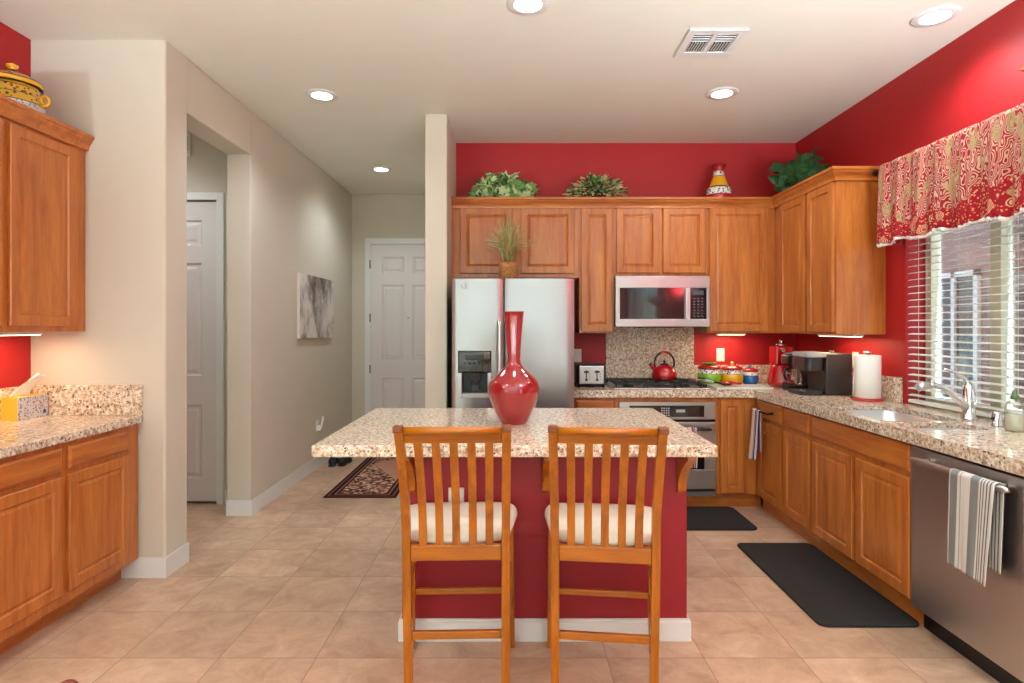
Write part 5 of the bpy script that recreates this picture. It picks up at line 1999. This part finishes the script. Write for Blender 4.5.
def leaf(mb, p, out, size, kind, mi, droop=0.4, face=None):
    """one leaf at p growing along 'out'"""
    o_ = Vector(out).normalized()
    side = o_.cross(Vector((0, 0, 1)))
    if side.length < 1e-3:
        side = Vector((1, 0, 0))
    side.normalize()
    up = side.cross(o_)
    roll = random.uniform(-0.7, 0.7)
    if face is not None:
        o_ = Vector(out).normalized()
        up = Vector(face) - o_ * Vector(face).dot(o_)
        up.normalize()
        side = o_.cross(up).normalized()
        roll *= 0.6
    side, up = side * math.cos(roll) + up * math.sin(roll), up * math.cos(roll) - side * math.sin(roll)
    sh = leaf_shape(kind)
    base = len(mb.v)
    vs = [Vector(p) + (side * 0 + o_ * 0.45) * size + up * 0.06 * size]
    for (a, b) in sh:
        vs.append(Vector(p) + (side * a + o_ * b) * size + up * (-abs(a) * 0.25 - b * b * droop * 0.5) * size)
    n = len(sh)
    fs = [(0, 1 + k, 1 + (k + 1) % n) for k in range(n)]
    mb.add([tuple(q) for q in vs], fs, mi, True)


def plant(name, label, c, pot_r, pot_h, pot_mat, rx_, ry_, rz_, nleaf, size, kind, mats, weights, zc=0.5, zmin=0.01, group=None, seed=1, droopy=0.0):
    random.seed(seed)
    t = thing(name, label, 'plant', c, group=group)
    cx_, cy_, cz_ = c
    MB().lathe(c, [(pot_r * .72, 0), (pot_r * .9, pot_h * .4), (pot_r, pot_h * .9), (pot_r * 1.05, pot_h), (pot_r * .9, pot_h), (pot_r * .8, pot_h * .8), (0.001, pot_h * .8)], 24).build('pot', M[pot_mat], t)
    fol = MB(); stm = MB()
    for k in range(nleaf):
        a = random.uniform(0, 2 * PI)
        b = math.asin(random.uniform(-0.1, 1))
        r = random.uniform(0.6, 1.0)
        d_ = Vector((math.cos(a) * math.cos(b), math.sin(a) * math.cos(b), math.sin(b)))
        if d_.y > 0.3: d_.y *= -1
        p = Vector((cx_ + d_.x * rx_ * r, cy_ + d_.y * ry_ * r, cz_ + pot_h * zc + d_.z * rz_ * r))
        p.z = max(p.z, cz_ + zmin + random.uniform(0, .02))
        o_ = Vector((d_.x + random.uniform(-.5, .5), d_.y + random.uniform(-.5, .5) - 0.25, d_.z * 0.6 + random.uniform(-.4, .4)))
        s = size * random.uniform(0.7, 1.2)
        if p.z + o_.normalized().z * s < cz_ + 0.005:
            o_.z = abs(o_.z) * 0.2 + 0.1
        mi = random.choices(range(len(mats)), weights)[0]
        if kind == 'oval':
            leaf(fol, p, o_, s, kind, mi)
        else:
            tang = Vector((random.uniform(-1, 1), random.uniform(-.4, .2), random.uniform(-0.7, 0.5)))
            tang += Vector((d_.x, d_.y, 0)) * 0.5
            if p.z + tang.normalized().z * s < cz_ + 0.006:
                tang.z = abs(tang.z) * 0.3
            fc_ = d_ + Vector((random.uniform(-.4, .4), -0.6, random.uniform(-.1, .5)))
            leaf(fol, p, tang, s, kind, mi, face=fc_)
        if k % 3 == 0:
            q0 = Vector((cx_ + random.uniform(-.3, .3) * pot_r, cy_ + random.uniform(-.3, .3) * pot_r, cz_ + pot_h * .8))
            mid = (q0 + p) / 2 + Vector((0, 0, 0.02))
            stm.tube([q0, mid, p], 0.0014, 5)
    fol.build('foliage', [M[m] for m in mats], t, recalc=False)
    stm.build('stems', M['leaf3'], t)
    return t


TOPZ = 2.4685
plant('potted_ivy', 'large trailing ivy in a basket on the cabinets above the refrigerator', (-0.09, 4.90, TOPZ), 0.085, 0.075, 'wicker', 0.255, 0.10, 0.185, 230, 0.082, 'ivy',
      ['leaf1', 'leaf2', 'leaf3', 'leaf4'], [5, 5, 2, 0.3], zmin=0.012, seed=3)
plant('potted_plant', 'small leaved bushy plant with cream flecks in a dark basket on the cabinets', (0.70, 4.92, TOPZ), 0.06, 0.085, 'darkwicker', 0.235, 0.10, 0.165, 360, 0.056, 'oval',
      ['leaf1', 'leaf2', 'leaf3', 'leaf4'], [4, 4, 1.5, 3], zmin=0.012, seed=5)
plant('potted_plant', 'dark green heart leaved plant in the corner on top of the cabinets', (2.27, 4.62, TOPZ), 0.07, 0.10, 'darkwicker', 0.185, 0.20, 0.27, 80, 0.105, 'heart',
      ['leaf3', 'leaf5'], [3, 3], zmin=0.015, seed=9)

# grass in a basket on the refrigerator
random.seed(11)
gc = (-0.035, 4.50, 1.7655)
MB_ = MB()
gt = thing('grass_arrangement', 'dried grass sprays in a woven basket on top of the refrigerator', 'plant', gc)
MB().lathe(gc, [(0.066, 0), (0.072, 0.02), (0.070, 0.09), (0.074, 0.140), (0.064, 0.140), (0.060, 0.10), (0.001, 0.10)], 28).build('basket', M['wicker'], gt)
g = MB()
for k in range(330):
    a = random.uniform(0, 2 * PI); sp_ = random.uniform(0, 1) ** 0.9
    h = random.uniform(0.30, 0.52) * (1 - 0.35 * sp_)
    rr = sp_ * 0.20
    p0 = Vector((gc[0] + random.uniform(-.035, .035), gc[1] + random.uniform(-.035, .035), gc[2] + 0.10))
    d_ = Vector((math.cos(a), math.sin(a) * 0.8, 0))
    p1 = p0 + d_ * rr * 0.35 + Vector((0, 0, h * 0.6))
    p2 = p0 + d_ * rr + Vector((0, 0, h * (0.95 - 0.3 * sp_)))
    g.tube([p0, p1, p2], [0.0026, 0.0022, 0.0010], 4, mi=1 if k % 5 == 0 else 0)
g.build('grass_blades', [M['grass'], M['leaf2']], gt)

# tall painted jug on the back cabinets
jx, jy = 1.735, 4.93
jg = thing('pottery_vase', 'hand painted red yellow and white pottery vase on the back cabinets', 'vase', (jx, jy, TOPZ))
JS = 0.300
jp = [(.100, 0), (.112, .02), (.106, .045), (.104, .05), (.098, .105), (.082, .115), (.080, .12), (.052, .205), (.047, .21), (.042, .25), (.041, .255), (.052, .285), (.062, .296), (.064, .302), (.054, .300), (.040, .26)]
MB().lathe((jx, jy, TOPZ + .0005), jp, 40, mats=[0, 0, 1, 2, 1, 1, 3, 1, 2, 1, 4, 4, 1, 1, 4], cap=False).build('vase_body', [M['gr'], M['gk'], M['gw'], M['gy'], M['gr']], jg)
MB().lathe((jx, jy, TOPZ + .001), [(0.001, 0), (0.099, 0)], 32, cap=False).build('vase_foot', M['gr'], jg)

# lidded pot on the left cabinets
qx, qy, qz = -2.555, 2.985, 2.4835
qt = thing('lidded_pot', 'painted yellow and white lidded pottery jar with scroll handles on the left cabinet', 'jar', (qx, qy, qz))
MB().lathe((qx, qy, qz), [(.118, 0), (.136, .02), (.140, .055), (.139, .06), (.136, .065), (.130, .095), (.126, .10), (.118, .135), (.116, .14), (.112, .15)], 44,
           mats=[0, 0, 1, 2, 3, 1, 3, 1, 2]).build('pot_body', [M['speck'], M['gk'], M['gy'], M['gold']], qt)
ldp = MB().lathe((qx, qy, qz), [(.112, .151), (.126, .155), (.126, .175), (.120, .182), (.085, .205), (.080, .207), (.040, .222), (.020, .226), (.012, .24), (.026, .25), (.026, .262), (.010, .270), (.001, .271)], 40,
           mats=[1, 0, 1, 2, 1, 3, 1, 1, 0, 0, 0, 0]).build('lid', [M['gy'], M['gk'], M['gold'], M['speck']], qt)
for s in (1, -1):
    pts = []
    for k in range(16):
        a = math.radians(-120 + 400 * k / 15)
        r_ = 0.030 - 0.0011 * k
        pts.append((qx + s * (0.140 + 0.022 + r_ * math.cos(a)), qy, qz + 0.080 + r_ * math.sin(a)))
    MB().tube(pts, 0.008, 8).build('scroll_handle', M['gy'], qt)

# ================================================================== HALL OBJECTS
cv = thing('painting', 'square abstract grey canvas on the hall wall', 'painting', (HX, 5.80, 1.30))
MB().box(HX + .001, HX + .028, 5.31, 6.30, 1.305, 1.905).build('stretcher_frame', M['ruffle'], cv)
MB().box(HX + .0283, HX + .031, 5.31, 6.30, 1.305, 1.905).build('canvas', art_mat(), cv)

ch_ = thing('door_chime', 'small white box high on the side room wall above the door', 'wall box', (-2.585, 4.66, 2.80))
MB().box(-2.608, -2.562, 4.632, 4.659, 2.765, 2.955).build('cover', M['plate'], ch_, bevel=0.004)
MB().box(-2.598, -2.572, 4.630, 4.6318, 2.80, 2.92).build('grille', M['lightgrey'], ch_)


def shoe(x, y, rot, label):
    t = thing('shoe', label, 'shoe', (x, y, 0.0), rot, group='dark shoes by the hall baseboard')
    mb = MB()
    n = 12
    vs = []
    secs = [(-0.13, .030, .055), (-0.10, .038, .075), (-0.05, .037, .080), (0.0, .036, .062), (0.05, .044, .048), (0.09, .044, .042), (0.125, .026, .030)]
    for (yy, w_, h_) in secs:
        for k in range(n):
            a = 2 * PI * k / n
            vs.append((w_ * math.cos(a), yy, 0.012 + h_ / 2 + h_ / 2 * math.sin(a)))
    fs = []
    for j in range(len(secs) - 1):
        for k in range(n):
            fs.append((j * n + k, j * n + (k + 1) % n, (j + 1) * n + (k + 1) % n, (j + 1) * n + k))
    fs += [tuple(range(n)), tuple(reversed(range((len(secs) - 1) * n, len(secs) * n)))]
    mb.add(vs, fs, 0, True).build('upper', M['darkshoe'], t, local=True)
    mb = MB()
    ol = [(.030 * math.cos(a), .0) for a in ()]
    mb.prism([(-.03, -.13), (.03, -.13), (.040, -.09), (.037, 0), (.046, .06), (.044, .10), (.022, .13), (-.022, .13), (-.044, .10), (-.046, .06), (-.037, 0), (-.040, -.09)], 'Z', 0.001, 0.018)
    mb.build('sole', M['black'], t, local=True)
    return t


sh0 = shoe(-1.845, 6.02, math.radians(8), 'dark low shoe on the hall floor, the one nearer the baseboard')
dup(sh0, (-1.735, 6.04, 0), math.radians(-4), 'dark low shoe on the hall floor, the one farther from the baseboard')

# ================================================================== TISSUE BOX
bxx, bxy = -2.652, 3.172
tb = thing('tissue_box', 'yellow and grey printed tissue box on the left counter', 'tissue box', (bxx, bxy, 0.9155), math.radians(0))
mb = MB()
W2, D2, H2 = 0.052, 0.092, 0.121
ca_, sa_ = math.cos(math.radians(-4)), math.sin(math.radians(-4))
def TB(x, y, z):
    return (bxx + x * ca_ - y * sa_, bxy + x * sa_ + y * ca_, 0.9155 + z)
vs = [TB(-W2, -D2, 0), TB(W2, -D2, 0), TB(W2, D2, 0), TB(-W2, D2, 0), TB(-W2, -D2, H2), TB(W2, -D2, H2), TB(W2, D2, H2), TB(-W2, D2, H2)]
mb.add(vs, [(3, 2, 1, 0), (4, 5, 6, 7)], 0)
o_ = len(mb.v) - 8
for f_, m_ in (((0, 1, 5, 4), 0), ((1, 2, 6, 5), 1), ((2, 3, 7, 6), 0), ((3, 0, 4, 7), 1)):
    mb.f.append(tuple(i + o_ for i in f_)); mb.m.append(m_); mb.s.append(False)
mb.build('box', [M['boxyellow'], M['boxfloral']], tb)
mb = MB(); 
k = [TB(W2 + .0012, D2 - .030, .020), TB(W2 + .0012, D2 - .012, .020), TB(W2 + .0012, D2 - .012, .040), TB(W2 + .0012, D2 - .030, .040)]
mb.add(k, [(0, 1, 2, 3)]); mb.build('printed_mark', M['gb'], tb)
def tis(u, v):
    w_ = 0.12 * (1 - 0.7 * v)
    y = -0.03 + (u - .5) * w_ + 0.05 * v + 0.006 * math.sin(u * 9)
    x = 0.008 * math.sin(u * 7 + v * 2) * (0.3 + v) + 0.075 * v * v
    return TB(x, y, H2 + 0.001 + 0.115 * v + 0.008 * math.sin(u * 6) * v)
sheet('tissue', tis, 14, 10, M['paper'], tb, thick=0.0012)

# ================================================================== CHAIR CLOSE TO THE VIEWER (only a finial shows)
def near_chair():
    x0, x1, yb, yf = -0.97, -0.549, 0.72, 1.12
    t = thing('dining_chair', 'dark red wooden chair whose round finial shows at the bottom edge', 'chair', (-0.76, 0.9, 0))
    for x in (x0, x1):
        lg = MB().tube([(x, yb, 0), (x, yb, 0.45), (x, yb, 0.95)], [0.016, 0.019, 0.011], 14).build('rear_leg', M['darkred_wood'], t)
        MB().sphere((x, yb, 0.962), 0.0130, 10).build('finial', M['darkred_wood'], lg)
        MB().tube([(x, yf, 0), (x, yf, 0.44)], [0.014, 0.019], 12).build('front_leg', M['darkred_wood'], t)
    for z in (0.62, 0.74, 0.86):
        MB().tube([(x0 + .012, yb, z), ((x0 + x1) / 2, yb - .02, z + .01), (x1 - .012, yb, z)], 0.012, 10).build('back_rung', M['darkred_wood'], t)
    MB().prism(rrect(x0 - .01, x1 + .01, yb + .02, yf + .01, .03), 'Z', 0.442, 0.468).build('seat', M['darkred_wood'], t, bevel=0.006)
    for y in (yb, yf):
        MB().tube([(x0 + .012, y, .22), (x1 - .012, y, .22)], 0.009, 8).build('stretcher', M['darkred_wood'], t)


near_chair()
